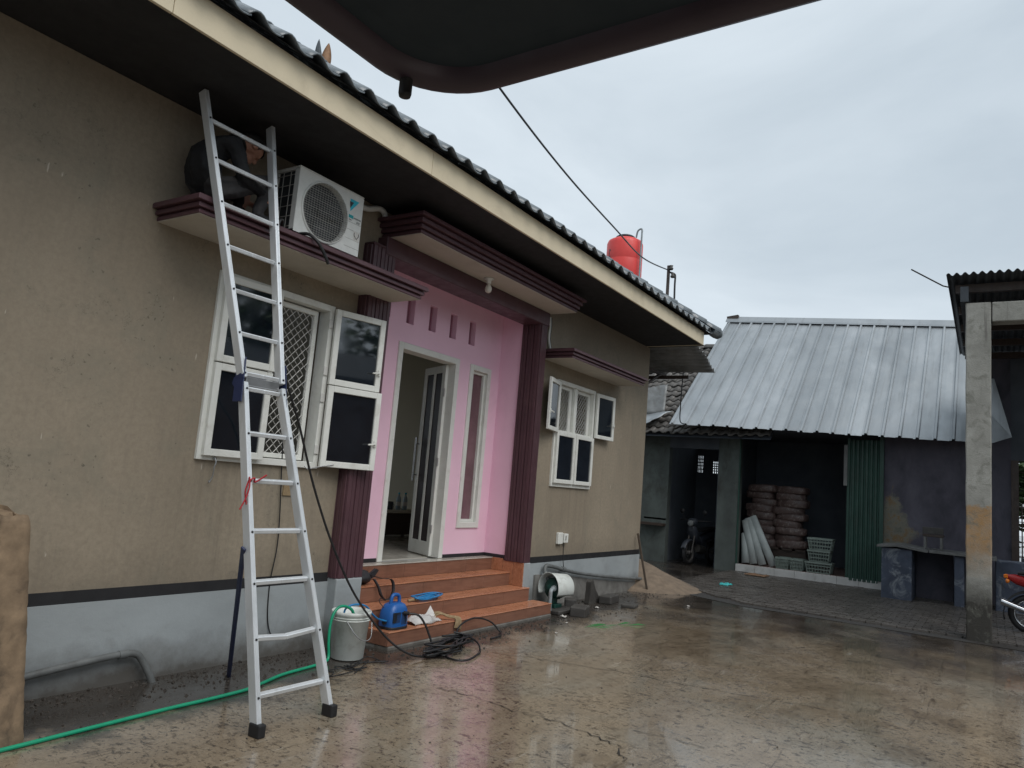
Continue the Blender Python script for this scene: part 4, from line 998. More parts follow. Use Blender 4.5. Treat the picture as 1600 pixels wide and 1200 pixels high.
def basket(p, sx, sy, sz, label):
    th = thing('basket', label, 'basket', p, 'plastic baskets on the shop floor')
    x, y, z = p
    def R_(k, o=0): return [(x-sx*k+o, y-sy*k+o, 0), (x+sx*k-o, y-sy*k+o, 0), (x+sx*k-o, y+sy*k-o, 0), (x-sx*k+o, y+sy*k-o, 0)]
    b = MB()
    def ringbox(za, zb, k, t):
        a = sx*k; c = sy*k
        b.box(x-a, x+a, y-c, y-c+t, za, zb); b.box(x-a, x+a, y+c-t, y+c, za, zb); b.box(x-a, x-a+t, y-c+t, y+c-t, za, zb); b.box(x+a-t, x+a, y-c+t, y+c-t, za, zb)
    ringbox(z+sz-.04, z+sz, 1.06, .025); b.build('rim', M['basket'], th, bevel=.004)
    b = MB()
    for za, kk in ((.0, .86), (.30, .90), (.62, .96)): ringbox(z+sz*za, z+sz*za+.022, kk, .012)
    b.box(x-sx*.85, x+sx*.85, y-sy*.85, y+sy*.85, z, z+.012); b.build('band', M['basket'], th)
    b = MB(); n = 9
    for i in range(n):
        t = -1 + 2*i/(n-1)
        for sgn in (-1, 1):
            b.bar((x+sgn*sx*.85, y+t*sy*.85, z+.01), (x+sgn*sx*.99, y+t*sy*.99, z+sz-.02), .012, .018, up=(1,0,0))
            b.bar((x+t*sx*.85, y+sgn*sy*.85, z+.01), (x+t*sx*.99, y+sgn*sy*.99, z+sz-.02), .012, .018, up=(0,1,0))
    b.build('slats', M['basket'], th)
basket((17.95,-1.07,.175), .19, .145, .25, 'low grey plastic basket beside the leaning rolled sheets')
basket((17.95,-1.38,.175), .19, .140, .25, 'low grey plastic basket in the middle of the basket row')
basket((17.95,-1.84,.175), .20, .270, .24, 'wide grey plastic basket under the basket stack by the shutter')
basket((17.95,-1.84,.420), .19, .225, .25, 'grey plastic basket in the middle of the stack by the shutter')
basket((17.95,-1.86,.675), .20, .250, .26, 'topmost grey plastic basket of the stack by the shutter')

# ------------------------------------------------------------------ motorcycles
def motorcycle(label, loc, rz, paint, chrome='chrome', lens='bulbglass'):
    r = thing('motorcycle', label, 'motorcycle', (0, 0, 0))
    for wx in (-.62, .62):
        t = MB()
        def tor(Rm, rm, nu=36, nv=10, sq=1.0):
            return lambda u, v: Vector((wx + (Rm + rm*math.cos(2*math.pi*v))*math.cos(2*math.pi*u), rm*sq*math.sin(2*math.pi*v), .285 + (Rm + rm*math.cos(2*math.pi*v))*math.sin(2*math.pi*u)))
        t.grid(tor(.245, .042), 36, 10); wh = t.build('tyre', M['rubber'], r)
        MB().grid(tor(.205, .014, sq=1.6), 36, 8).build('rim', M[chrome], wh)
        s = MB()
        for k in range(18):
            a = 2*math.pi*k/18; s.tube([(wx+.03*math.cos(a+.5), .025*(1 if k % 2 else -1), .285+.03*math.sin(a+.5)), (wx+.2*math.cos(a), 0, .285+.2*math.sin(a))], .0025, 4)
        s.lathe([(0,-.05),(.045,-.05),(.05,-.02),(.05,.02),(.045,.05),(0,.05)], (wx,0,.285), 14, 'y'); s.build('spokes', M[chrome], wh)
    def loft(secs, name, mat, n=14):
        b = MB(); vs = []
        for (x, z, hw, hh) in secs:
            for j in range(n):
                t = 2*math.pi*j/n; vs.append((x, math.copysign(abs(math.cos(t))**.75, math.cos(t))*hw, z + math.copysign(abs(math.sin(t))**.75, math.sin(t))*hh))
        b.add(vs, [(i*n+j, i*n+(j+1) % n, (i+1)*n+(j+1) % n, (i+1)*n+j) for i in range(len(secs)-1) for j in range(n)], 0, True)
        b.add(vs[:n], [tuple(range(n))]); b.add(vs[-n:], [tuple(range(n))]); return b.build(name, mat, r)
    loft([(-.92,.80,.03,.03),(-.80,.77,.085,.075),(-.45,.70,.11,.10),(-.1,.62,.12,.10),(.1,.58,.10,.08)], 'tail_fairing', paint)
    loft([(-.78,.865,.07,.02),(-.6,.88,.12,.04),(-.25,.85,.14,.05),(.05,.82,.12,.045),(.16,.80,.05,.03)], 'seat', M['rubber'])
    loft([(.1,.52,.05,.05),(.28,.60,.08,.12),(.42,.72,.13,.18),(.50,.80,.12,.16),(.56,.86,.06,.07)], 'leg_shield', paint)
    loft([(.36,1.0,.05,.04),(.44,1.02,.13,.09),(.52,1.0,.12,.10),(.585,.99,.07,.07)], 'handlebar_cowl', paint)
    loft([(-.18,.34,.08,.08),(0,.34,.11,.11),(.22,.38,.09,.09)], 'engine', M['stone'])
    b = MB(); b.lathe([(0,.0),(.06,.0),(.075,-.012),(.075,-.03),(0,-.03)], (.615,0,.98), 18, 'x'); b.build('headlight', M[lens], r)
    b = MB(); b.bar((-.955,0,.80), (-.90,0,.805), .12, .06); b.build('tail_light', M['orange'], r, bevel=.01)
    for sg in (-1, 1):
        b = MB(); b.lathe([(0,-.03),(.03,-.02),(.035,0),(.02,.02),(0,.025)], (-.90,sg*.12,.74), 12, 'x'); b.build('indicator', M['orange'], r)
        b = MB(); b.tube([(.62,sg*.075,.285),(.50,sg*.07,.66),(.46,sg*.06,.86)], .02, 8); b.build('fork', M[chrome], r)
        b = MB(); b.tube([(-.62,sg*.10,.30),(-.55,sg*.11,.62)], .022, 8); b.build('shock_absorber', M[chrome], r)
        b = MB(); b.tube([(.46,sg*.10,1.04),(.42,sg*.32,1.06),(.36,sg*.36,1.05)], .014, 8); b.tube([(.40,sg*.33,1.055),(.33,sg*.40,1.05)], .02, 8); b.build('handlebar', M['rubber'], r)
        b = MB(); b.tube([(.43,sg*.24,1.06),(.45,sg*.29,1.22)], .006, 6); b.lathe([(0,-.012),(.055,-.008),(.06,.008),(0,.012)], (.45,sg*.30,1.26), 14, 'x'); b.build('mirror', M['rubber'], r)
    b = MB(); b.tube([(-.15,-.10,.26),(-.35,-.14,.24),(-.55,-.15,.30)], .025, 10); b.tube([(-.50,-.15,.285),(-.98,-.16,.44)], [.036,.05], 12); b.build('exhaust', M[chrome], r)
    b = MB()
    def fen(cx, a0, a1, rad): return lambda u, v: Vector((cx + rad*math.cos(a0+(a1-a0)*u), (v-.5)*.13, .285 + rad*math.sin(a0+(a1-a0)*u) - .03*(2*v-1)**2))
    b.grid(fen(.62, R(20), R(150), .32), 14, 6); b.build('mudguard', paint, r, solid=.006)
    b = MB(); b.grid(fen(-.62, R(70), R(195), .34), 14, 6); b.build('mudguard', M['rubber'], r, solid=.006)
    b = MB(); b.bar((-.96,0,.60), (-.985,0,.70), .22, .006, up=(1,0,0)); b.build('number_plate', M['ink'], r)
    r.location = loc; r.rotation_euler = (0, 0, rz); return r
motorcycle('red motorcycle with orange tail light parked beside the banded column', (13.65, -6.14, 0), R(-94), M['redpaint'])
motorcycle('dark motorcycle facing out of the dark doorway of the tiled house', (18.35, 1.0, 0), R(172), M['ink'], 'stone', 'pvcshaded')  # dull dark fittings put the doorway's dimness into the colours
# ------------------------------------------------------------------ ladder
lad = thing('ladder', 'aluminium folding ladder leaning on the window canopy, blue hinge plates at mid height', 'ladder', (3.2, -1.2, 0))
def ly(z): return -1.44 + .2537*z
HZ0, HZ1 = 2.05, 2.12
def lx(z, side):
    base = (3.08, 3.65); hin = (3.075, 3.378); top = (2.825, 3.405)
    if z <= HZ0: t = z/HZ0; return base[side]*(1-t) + hin[side]*t
    t = (z-HZ0)/(4.095-HZ0); return hin[side]*(1-t) + top[side]*t
def railpart(z0, z1, side):
    b = MB(); a = Vector((lx(z0, side), ly(z0), z0)); c = Vector((lx(z1, side), ly(z1), z1))
    d = (c-a).normalized(); xx = Vector((1,0,0)); xx = (xx - d*xx.dot(d)).normalized(); yy = d.cross(xx)
    s = 1 if side == 0 else -1
    def P(p, u, v): return p + xx*u*s + yy*v
    prof = [(-.016,-.034),(.016,-.034),(.016,-.026),(-.010,-.026),(-.010,.026),(.016,.026),(.016,.034),(-.016,.034)]
    prof = [(-.016,-.034),(.016,-.034),(.016,.034),(-.016,.034)]
    vs = [P(a, *q) for q in prof] + [P(c, *q) for q in prof]; n = len(prof)
    b.add(vs, [(i, (i+1) % n, n+(i+1) % n, n+i) for i in range(n)] + [tuple(range(n)), tuple(range(n, 2*n))])
    # shallow rolled lip down the front face
    for q in (-.012, .012):
        b.obox((P(a, q, .035*(1 if yy.y < 0 else -1)) + P(c, q, .035*(1 if yy.y < 0 else -1)))/2, d*((c-a).length/2-.002), xx*.003, yy*.003)
    return b.build('side_rail', M['alu'], lad, bevel=.003)
for sd_ in (0, 1): railpart(.03, HZ0+.02, sd_); railpart(HZ1-.02, 4.09, sd_)
def rung(z, dz=0):
    b = MB(); x0, x1 = lx(z, 0)+.017, lx(z, 1)-.017
    b.bar((x0, ly(z), z), ((x0+x1)/2, ly(z), z-dz), .034, .028, up=(0, -.25, 1)); b.bar(((x0+x1)/2, ly(z), z-dz), (x1, ly(z), z), .034, .028, up=(0, -.25, 1))
    r = b.build('rung', M['alu'], lad, bevel=.004)
    b = MB()
    for x in (x0-.017, x1+.017): b.lathe([(0,-.006),(.007,-.004),(.007,.002),(0,.002)], (x, ly(z)-.037, z), 8, 'y')
    b.build('rivet', M['rubber'], r)
for z in (.21, .838, 1.14, 1.447, 1.744, 2.035, 2.135, 2.40, 2.69, 2.99, 3.29, 3.60, 3.89): rung(z)
rung(.525, .018)
for sd_ in (0, 1):
    b = MB(); x = lx(.03, sd_); b.box(x-.026, x+.026, ly(0)-.05, ly(0)+.045, .0, .075); b.build('rubber_foot', M['rubber'], lad, bevel=.008, seg=2)
for sd_, s in ((0, -1), (1, 1)):
    b = MB(); x = lx(2.08, sd_) + s*.021
    b.obox((x, ly(2.08)+.005, 2.09), (.004, 0, 0), (0, .045, 0), (s*-.02 if sd_ == 0 else .0, .03, .15))
    if sd_ == 0: b.prism([(-.04, 2.10), (.0, 2.13), (.06, 2.10), (.07, 2.06), (.03, 2.02), (-.03, 2.03)], 'x', x-.004, x+.003); b.v = [Vector((p.x, p.y + (ly(2.08) if i >= 8 else 0), p.z)) for i, p in enumerate(b.v)]
    b.build('hinge_plate', M['blueplate'], lad, bevel=.003)
b = MB(); b.box(lx(2.085,0)+.018, lx(2.085,1)-.018, ly(2.085)-.015, ly(2.085)+.06, 2.056, 2.114); b.build('hinge_plate', M['steel'], lad, bevel=.004)
b = MB(); b.bar((3.045,-1.165,1.04), (3.73,-.32,.0), .035, .016, up=(1,0,.4)); b.build('stay_bar', M['blueplate'], lad, bevel=.003)
b = MB(); b.tube(spline([(3.05,-1.13,1.47),(3.06,-1.12,1.45),(3.10,-1.115,1.465),(3.12,-1.10,1.44),(3.18,-1.13,1.49)], 6), .006, 5); b.tube(spline([(3.055,-1.13,1.46),(3.05,-1.14,1.4),(3.03,-1.14,1.33),(3.0,-1.14,1.27)], 6), .005, 5); b.tube(spline([(3.06,-1.12,1.46),(3.04,-1.12,1.38),(3.06,-1.12,1.30)], 6), .005, 5)
o = b.build('red_string', M['redstring']); tag(o, 'red plastic string tied round the left rail of the ladder', 'string')

# ------------------------------------------------------------------ air conditioner outdoor unit
ac = thing('air_conditioner', 'white outdoor air conditioner unit with round fan guard on the window canopy', 'air conditioner', (4.05, -.3, CZ1))
X0, X1, Y0, Y1, Z0, Z1 = 3.695, 4.405, -.45, -.17, 3.375, 3.895
FX, FZ, FR = 3.995, 3.622, .240
def plate_hole():
    b = MB(); n = 48; vs = []
    for i in range(n):
        t = 2*math.pi*i/n; c, s = math.cos(t), math.sin(t); vs.append((FX+FR*c, Y0, FZ+FR*s))
    outer = []
    for i in range(n):
        t = 2*math.pi*i/n; c, s = math.cos(t), math.sin(t)
        kx = ((X1-FX) if c > 0 else (FX-X0))/max(abs(c), 1e-6); kz = ((Z1-FZ) if s > 0 else (FZ-Z0))/max(abs(s), 1e-6)
        k = min(kx, kz); outer.append((FX+k*c, Y0, FZ+k*s))
    for cx, cz in ((X0,Z0),(X1,Z0),(X1,Z1),(X0,Z1)):
        j = min(range(n), key=lambda i: (outer[i][0]-cx)**2 + (outer[i][2]-cz)**2); outer[j] = (cx, Y0, cz)
    b.add(vs+outer, [(i, (i+1) % n, n+(i+1) % n, n+i) for i in range(n)])
    # rolled lip round the fan opening and the fan shroud
    b.lathe([(FR+.014,-.0005),(FR+.010,-.010),(FR,-.012),(FR-.004,-.004),(FR-.004,.05)], (FX, Y0, FZ), 48, 'y')
    return b
pb_ = plate_hole()
pb_.box(X0, X0+.045, Y0+.003, Y0+.06, Z0, Z1); pb_.box(X0, X1, Y0+.002, Y1, Z1-.012, Z1+.004); pb_.box(X1-.01, X1, Y0+.002, Y1, Z0, Z1-.013); pb_.box(X0, X1, Y0+.003, Y1, Z0, Z0+.02); pb_.box(X0+.002, X0+.01, Y1-.03, Y1, Z0+.02, Z1-.013)
pb_.build('casing', M['acwhite'], ac, bevel=.003)
MB().box(X0-.004, X1+.004, Y0-.004, Y1, Z1+.0045, Z1+.014).build('top_cover', M['acwhite'], ac, bevel=.004)
b = MB(); b.box(X0+.016, X0+.022, Y0+.06, Y1-.03, Z0+.02, Z1-.014); b.box(X0+.03, X1-.02, Y1-.02, Y1-.012, Z0+.02, Z1-.02); b.build('coil_fins', M['fin'], ac)
b = MB()
for k in range(6): z = Z0+.04+k*.085; b.box(X0-.003, X0+.002, Y0+.055, Y1, z, z+.005)
for k in range(3): y = Y0+.10+k*.085; b.box(X0-.004, X0+.001, y, y+.005, Z0+.01, Z1-.02)
b.build('side_guard', M['grillgrey'], ac)
b = MB(); b.lathe([(0,.0),(.05,.0),(.055,.01),(.05,.03),(0,.03)], (FX, Y0+.012, FZ), 20, 'y')
for k in range(3):
    a = 2*math.pi*k/3+.4
    def bl(u, v, a=a): rr = .05+.165*u; t = a+(v-.5)*1.5+u*.35; return Vector((FX+rr*math.cos(t), Y0+.026+.03*(v-.5), FZ+rr*math.sin(t)))
    b.grid(bl, 8, 8)
b.build('fan', M['fin'], ac)
MB().lathe([(0,0),(FR-.005,0)], (FX, Y0+.048, FZ), 40, 'y').build('shroud_back', M['fin'], ac)
b = MB()
for k in range(1, 14):
    rr = FR*k/13.2; b.tube([(FX+rr*math.cos(2*math.pi*i/40), Y0-.014, FZ+rr*math.sin(2*math.pi*i/40)) for i in range(41)], .0017, 4, caps=False) if k == 13 else None
for k in range(-12, 13):
    z = FZ+k*.0185; hw = math.sqrt(max(0, FR*FR-(k*.0185)**2)); b.tube([(FX-hw, Y0-.012, z), (FX+hw, Y0-.012, z)], .0017 if k % 4 else .0028, 4)
for k in range(-8, 9):
    x = FX+k*.0275; hw = math.sqrt(max(0, FR*FR-(k*.0275)**2)); b.tube([(x, Y0-.016, FZ-hw), (x, Y0-.016, FZ+hw)], .0016, 4)
b.build('fan_guard', M['grillgrey'], ac)
b = MB(); yl = Y0-.0015
b.add([(4.25,yl,3.845),(4.355,yl,3.845),(4.262,yl,3.735)], [(0,1,2)]); b.build('logo_triangle', M['cyan'], ac)
b = MB(); yl = Y0-.003; b.add([(4.245,yl,3.82),(4.292,yl,3.82),(4.256,yl,3.762)], [(0,1,2)]); b.build('logo_triangle', M['ink'], ac)
b = MB(); yl = Y0-.0015; b.add([(4.25,yl,3.708),(4.305,yl,3.708),(4.305,yl,3.68),(4.25,yl,3.68)], [(0,1,2,3)]); b.build('badge', M['teal'], ac)
b = MB(); 
for z in (3.645, 3.58, 3.50, 3.43): b.box(4.235, 4.40, Y0-.001, Y0+.001, z, z+.003)
b.build('panel_groove', M['grillgrey'], ac)
def text(s, size, loc, mat, parent, name='lettering', rot=(R(90), 0, 0)):
    c = bpy.data.curves.new(name, 'FONT'); c.body = s; c.size = size; c.extrude = .0004
    o = bpy.data.objects.new(name, c); COL.objects.link(o)
    bpy.context.view_layer.update()
    me = bpy.data.meshes.new_from_object(o.evaluated_get(bpy.context.evaluated_depsgraph_get()))
    bpy.data.objects.remove(o); me.materials.clear(); me.materials.append(mat)
    q = bpy.data.objects.new(name, me); COL.objects.link(q); q.parent = parent; q.location = Vector(loc) - origin(parent); q.rotation_euler = rot
    return q
text('INVERTER', .019, (4.308, Y0-.003, 3.684), M['ink'], ac)
text('R32', .024, (4.345, Y0-.003, 3.653), M['ink'], ac)
text('SMILE', .013, (4.255, Y0-.003, 3.66), M['ink'], ac)
b = MB(); b.add([(4.325,Y0-.002,3.50),(4.395,Y0-.002,3.50),(4.395,Y0-.002,3.585),(4.325,Y0-.002,3.585)], [(0,1,2,3)]); stk = b.build('sticker', M['litter'], ac)
b = MB(); b.tube(spline([(4.335,Y0-.003,3.57),(4.335,Y0-.003,3.545),(4.35,Y0-.003,3.53),(4.352,Y0-.003,3.515)], 4), .003, 4); b.tube(spline([(4.385,Y0-.003,3.57),(4.385,Y0-.003,3.545),(4.37,Y0-.003,3.53),(4.368,Y0-.003,3.515)], 4), .003, 4); b.build('warning_mark', M['ink'], ac)
for x in (X0+.1, X1-.12): MB().box(x, x+.05, Y0+.03, Y1+.02, CZ1+.001, Z0).build('foot', M['rubber'], ac)
b = MB(); b.tube(spline([(3.76,-.42,3.37),(3.79,-.53,3.362),(3.85,-.585,3.30),(3.92,-.60,3.21),(3.955,-.60,3.165)], 6), .013, 8); b.build('drain_hose', M['cable'], ac)
b = MB(); b.tube(spline([(4.40,-.25,3.80),(4.5,-.12,3.95),(4.65,-.06,4.0),(4.85,-.05,4.03),(5.0,-.05,4.085),(5.08,-.05,4.07),(5.10,-.05,4.0)], 6), .028, 10); b.build('pipe', M['acwhite'], ac)

# ------------------------------------------------------------------ the man on the canopy
man = thing('person', 'man in a dark jacket and grey trousers crouching on the window canopy behind the ladder', 'person', (3.1, -.3, CZ1))
def skin_mesh(V, E, rad, root=0, sub=1):
    me = bpy.data.meshes.new('tmp'); me.from_pydata([Vector(v) for v in V], E, []); o = bpy.data.objects.new('tmp', me); COL.objects.link(o)
    sk_ = o.modifiers.new('s', 'SKIN'); sk_.use_smooth_shade = True
    for i, r_ in enumerate(rad): me.skin_vertices[0].data[i].radius = (r_, r_) if not isinstance(r_, tuple) else r_
    for i in range(len(V)): me.skin_vertices[0].data[i].use_root = (i == root)
    ss = o.modifiers.new('u', 'SUBSURF'); ss.levels = sub
    bpy.context.view_layer.update()
    r2 = bpy.data.meshes.new_from_object(o.evaluated_get(bpy.context.evaluated_depsgraph_get())); bpy.data.objects.remove(o); return r2
zc = CZ1
J = dict(pel=(3.02,-.27,zc+.15), sp1=(2.975,-.27,zc+.27), sp2=(2.99,-.275,zc+.40), ch=(3.06,-.28,zc+.50), nk=(3.175,-.285,zc+.535), hd0=(3.25,-.285,zc+.545), hd1=(3.345,-.285,zc+.575),
  ls=(3.10,-.11,zc+.49), le=(3.17,-.10,zc+.25), lw=(3.42,-.16,zc+.22), rs=(3.10,-.43,zc+.49), re=(3.20,-.47,zc+.245), rw=(3.43,-.39,zc+.235),
  lh=(3.07,-.17,zc+.14), lk=(3.47,-.15,zc+.36), la=(3.36,-.17,zc+.06), lt=(3.50,-.17,zc+.035), rh=(3.07,-.36,zc+.14), rk=(3.50,-.40,zc+.37), ra=(3.38,-.39,zc+.06), rt=(3.53,-.40,zc+.035))
ks = list(J); V = [J[k] for k in ks]; ix = {k: i for i, k in enumerate(ks)}
Ed = [(ix[a_], ix[b_]) for a_, b_ in [('pel','sp1'),('sp1','sp2'),('sp2','ch'),('ch','nk'),('nk','hd0'),('hd0','hd1'),('ch','ls'),('ls','le'),('le','lw'),('ch','rs'),('rs','re'),('re','rw'),('pel','lh'),('lh','lk'),('lk','la'),('la','lt'),('pel','rh'),('rh','rk'),('rk','ra'),('ra','rt')]]
rad = dict(pel=.125, sp1=.125, sp2=.135, ch=.125, nk=.058, hd0=.056, hd1=.06, ls=.072, le=.052, lw=.034, rs=.072, re=.054, rw=.035, lh=.10, lk=.07, la=.045, lt=.04, rh=.10, rk=.072, ra=.046, rt=.042)
bm = bmesh.new()
bm.from_mesh(skin_mesh(V, Ed, [rad[k] for k in ks], 0))
# head: skull, jaw, nose, ears; looks down and to the right
Hc = Vector((3.335,-.285,zc+.585)); Hm = Matrix.Rotation(R(48), 3, 'Y')        # local +x = face, +z = crown
def blob(c, s, n=16, m=10):
    b = MB(); b.grid(lambda u, v: Hc + Hm @ (Vector(c) + Vector((s[0]*math.cos(2*math.pi*u)*math.sin(math.pi*v), s[1]*math.sin(2*math.pi*u)*math.sin(math.pi*v), s[2]*math.cos(math.pi*v)))), n, m)
    me = bpy.data.meshes.new('t'); me.from_pydata(b.v, [], b.f); bm.from_mesh(me); bpy.data.meshes.remove(me)
blob((0,0,.025), (.098,.078,.095)); blob((.03,0,-.055), (.062,.055,.065)); blob((.06,0,-.09), (.028,.032,.022)); blob((.102,0,-.02), (.02,.014,.022)); blob((.088,0,.012), (.014,.045,.010)); blob((.092,0,-.062), (.012,.024,.008)); blob((.09,0,-.076), (.012,.022,.008))
for sg in (-1, 1): blob((-.005, sg*.08, -.005), (.026,.012,.036)); blob((.078, sg*.034, .0), (.014,.02,.012))
# hands: palm plus five fingers each
for wr, el, sg in (('rw','re',-1), ('lw','le',1)):
    w_ = Vector(J[wr]); d = (w_ - Vector(J[el])).normalized(); sd2 = Vector((0, sg, 0)); up = d.cross(sd2).normalized()
    if up.z < 0: up = -up
    HV = [w_ - d*.03, w_ + d*.035, w_ + d*.075]; HE = [(0,1),(1,2)]; HR = [.028, (.034,.02), (.036,.019)]
    for k, L_ in enumerate((.062,.072,.068,.052)):
        b0 = len(HV); q = w_ + d*.078 + sd2*(.027-.018*k)
        HV += [q, q + d*L_*.5 - up*.008, q + d*L_*.8 - up*.03]; HE += [(2,b0),(b0,b0+1),(b0+1,b0+2)]; HR += [.0095,.0088,.0075]
    b0 = len(HV); q = w_ + d*.03 - sd2*.03*sg*sg
    HV += [q, q + d*.03 - sd2*.022 - up*.01, q + d*.055 - sd2*.028 - up*.022]; HE += [(1,b0),(b0,b0+1),(b0+1,b0+2)]; HR += [.012,.011,.009]
    bm.from_mesh(skin_mesh(HV, HE, HR, 0))
me = bpy.data.meshes.new('body'); bm.to_mesh(me); bm.free()
tmp = bpy.data.objects.new('tmp', me); COL.objects.link(tmp)
rm = tmp.modifiers.new('r', 'REMESH'); rm.mode = 'VOXEL'; rm.voxel_size = .0075; rm.use_smooth_shade = True
sm_ = tmp.modifiers.new('sm', 'SMOOTH'); sm_.iterations = 5; sm_.factor = .5
bpy.context.view_layer.update()
me = bpy.data.meshes.new_from_object(tmp.evaluated_get(bpy.context.evaluated_depsgraph_get())); bpy.data.objects.remove(tmp)
mo = origin(man)
for m_ in (M['skin'], M['jacket'], M['trousers'], M['rubber']): me.materials.append(m_)
segs = [('pel','sp1',1),('sp1','sp2',1),('sp2','ch',1),('ch','nk',1),('hd0','hd1',0),('ch','ls',1),('ls','le',1),('le','lw',1),('ch','rs',1),('rs','re',1),('re','rw',1),('lh','lk',2),('lk','la',2),('la','lt',3),('rh','rk',2),('rk','ra',2),('ra','rt',3),('pel','lh',2),('pel','rh',2)]
def near_seg(p):
    best = (9, 0)
    for a_, b_, m_ in segs:
        A, B = Vector(J[a_]), Vector(J[b_]); t = max(0, min(1, (p-A).dot(B-A)/(B-A).length_squared)); dd = (p-(A+(B-A)*t)).length/((rad[a_]+rad[b_])/2)
        if dd < best[0]: best = (dd, m_)
    if (p - Hc).length < .125 and p.x > 3.235: return 0
    for w_ in ('lw','rw'):
        e_ = Vector(J['le' if w_ == 'lw' else 're']); q = Vector(J[w_])
        if (p-q).dot((q-e_).normalized()) > -.005 and (p-q).length < .19 and abs(p.z-q.z) < .07 and abs(p.y-q.y) < .06: return 0
    return best[1]
for p in me.polygons: p.material_index = near_seg(p.center); p.use_smooth = True
# cloth folds
nz_ = __import__('mathutils').noise
mats = {}
for p in me.polygons:
    for v in p.vertices: mats.setdefault(v, p.material_index)
NR = [v.normal.copy() for v in me.vertices]
for v in me.vertices:
    if mats.get(v.index) in (1, 2):
        v.co += NR[v.index]*(.007*nz_.noise(v.co*11) + .004*nz_.noise(v.co*30))
for v in me.vertices: v.co -= mo
bo = bpy.data.objects.new('body', me); COL.objects.link(bo); bo.parent = man
# short black hair following the skull
b = MB()
def hairf(u, v):
    th, ph = 2*math.pi*u, math.pi*v*.60
    k = 1 + .035*nz_.noise(Vector((math.cos(th)*4, math.sin(th)*4, ph*5)))
    p = Vector((.104*k*math.cos(th)*math.sin(ph), .087*k*math.sin(th)*math.sin(ph), .104*k*math.cos(ph)))
    if p.x > .035: p.z = max(p.z, .035)
    return Hc + Hm @ (p + Vector((-.008, 0, .027)))
b.grid(hairf, 40, 16); b.build('hair', M['hair'], man, solid=.008)
b = MB()
for sg in (-1, 1): b.lathe([(0,-.004),(.007,0),(0,.004)], Hc + Hm @ Vector((.088, sg*.034, .004)), 8, 'y')
b.build('eyes', M['rubber'], man)
b = MB(); b.grid(lambda u, v: Vector((3.20,-.285,zc+.545)) + Matrix.Rotation(R(60), 3, 'Y') @ Vector(((.068+.012*v)*math.cos(2*math.pi*u), (.07+.012*v)*math.sin(2*math.pi*u), .05-.06*v)), 20, 3); b.build('collar', M['jacket'], man, solid=.008)

# ------------------------------------------------------------------ pipes, pump, buckets, hoses
o = MB().tube(spline([(1.9,-.06,.095),(2.46,-.06,.16),(2.9,-.06,.20),(3.07,-.06,.205),(3.15,-.065,.19),(3.20,-.075,.13),(3.25,-.10,.03),(3.27,-.11,-.03)], 8), .024, 12)
for p in ((3.05,-.06,.205),): o.tube([Vector(p)+Vector((-.03,0,-.001)), Vector(p)+Vector((.03,0,0))], .029, 12)
o = o.build('drain_pipe', M['pvcshaded']); tag(o, 'grey drain pipe bending down along the plinth behind the tan pillar', 'pipe')
wp = thing('water_pump', 'dark green water pump with grey pipes under a cut white bucket beside the steps', 'pump', (8.62, -.30, 0))
u3 = Vector((.95,-.30,0)); ctr = Vector((8.60,-.30,.30))
def along(prof, c, d, n=24, ang=2*math.pi, a0=0):
    d = Vector(d).normalized(); s_ = d.cross(Vector((0,0,1))).normalized(); w_ = s_.cross(d); b = MB(); full = ang > 6.28; m = n if full else n+1
    vs = [Vector(c) + d*h + s_*r_*math.cos(a0+ang*j/n) + w_*r_*math.sin(a0+ang*j/n) for r_, h in prof for j in range(m)]
    b.add(vs, [(i*m+j, i*m+(j+1) % m, (i+1)*m+(j+1) % m, (i+1)*m+j) for i in range(len(prof)-1) for j in range(n)], 0, True); return b
along([(0,-.10),(.05,-.10),(.06,-.07),(.115,-.06),(.13,-.02),(.125,.10),(.10,.18),(0,.18)], ctr + Vector((.02,.01,-.02)), u3).build('motor', M['pumpgreen'], wp)
b = MB()
for k in range(9):
    t = 2*math.pi*k/9; sd_ = u3.cross(Vector((0,0,1))).normalized(); q = ctr + Vector((.02,.01,-.02)) + sd_*.131*math.cos(t) + Vector((0,0,.131*math.sin(t)))
    b.bar(q - u3.normalized()*.0, q + u3.normalized()*.10, .008, .012)
b.build('cooling_rib', M['pumpgreen'], wp)
b = MB(); b.box(8.52, 8.70, -.38, -.2, .05, .10); b.box(8.55, 8.67, -.33, -.25, .10, .22); b.build('base', M['pumpgreen'], wp, bevel=.006)
b = MB(); b.box(8.38, 8.85, -.52, -.12, 0, .05); b.build('plinth_block', M['stone'], wp, bevel=.01)
b = MB(); b.tube(spline([(8.54,-.345,.30),(8.44,-.38,.30),(8.36,-.40,.295)], 4), .026, 12); b.tube(spline([(8.36,-.40,.295),(8.33,-.41,.28),(8.325,-.41,.24),(8.325,-.41,.05)], 5), .024, 12); b.tube([(8.46,-.372,.30),(8.50,-.358,.30)], .036, 12); b.build('inlet_pipe', M['pvc'], wp)
b = MB(); b.tube(spline([(8.64,-.20,.36),(8.70,-.10,.45),(8.73,-.075,.50),(8.77,-.07,.53),(8.85,-.07,.525),(9.05,-.07,.495),(9.25,-.07,.46)], 6), .026, 12); b.tube([(9.2,-.07,.468),(9.30,-.07,.452)], .036, 12)
b.tube(spline([(9.25,-.07,.46),(9.6,-.07,.40),(10.2,-.07,.33),(11.0,-.07,.25),(11.7,-.07,.19),(12.03,-.07,.165)], 6), .024, 12); b.build('outlet_pipe', M['pvcshaded'], wp)
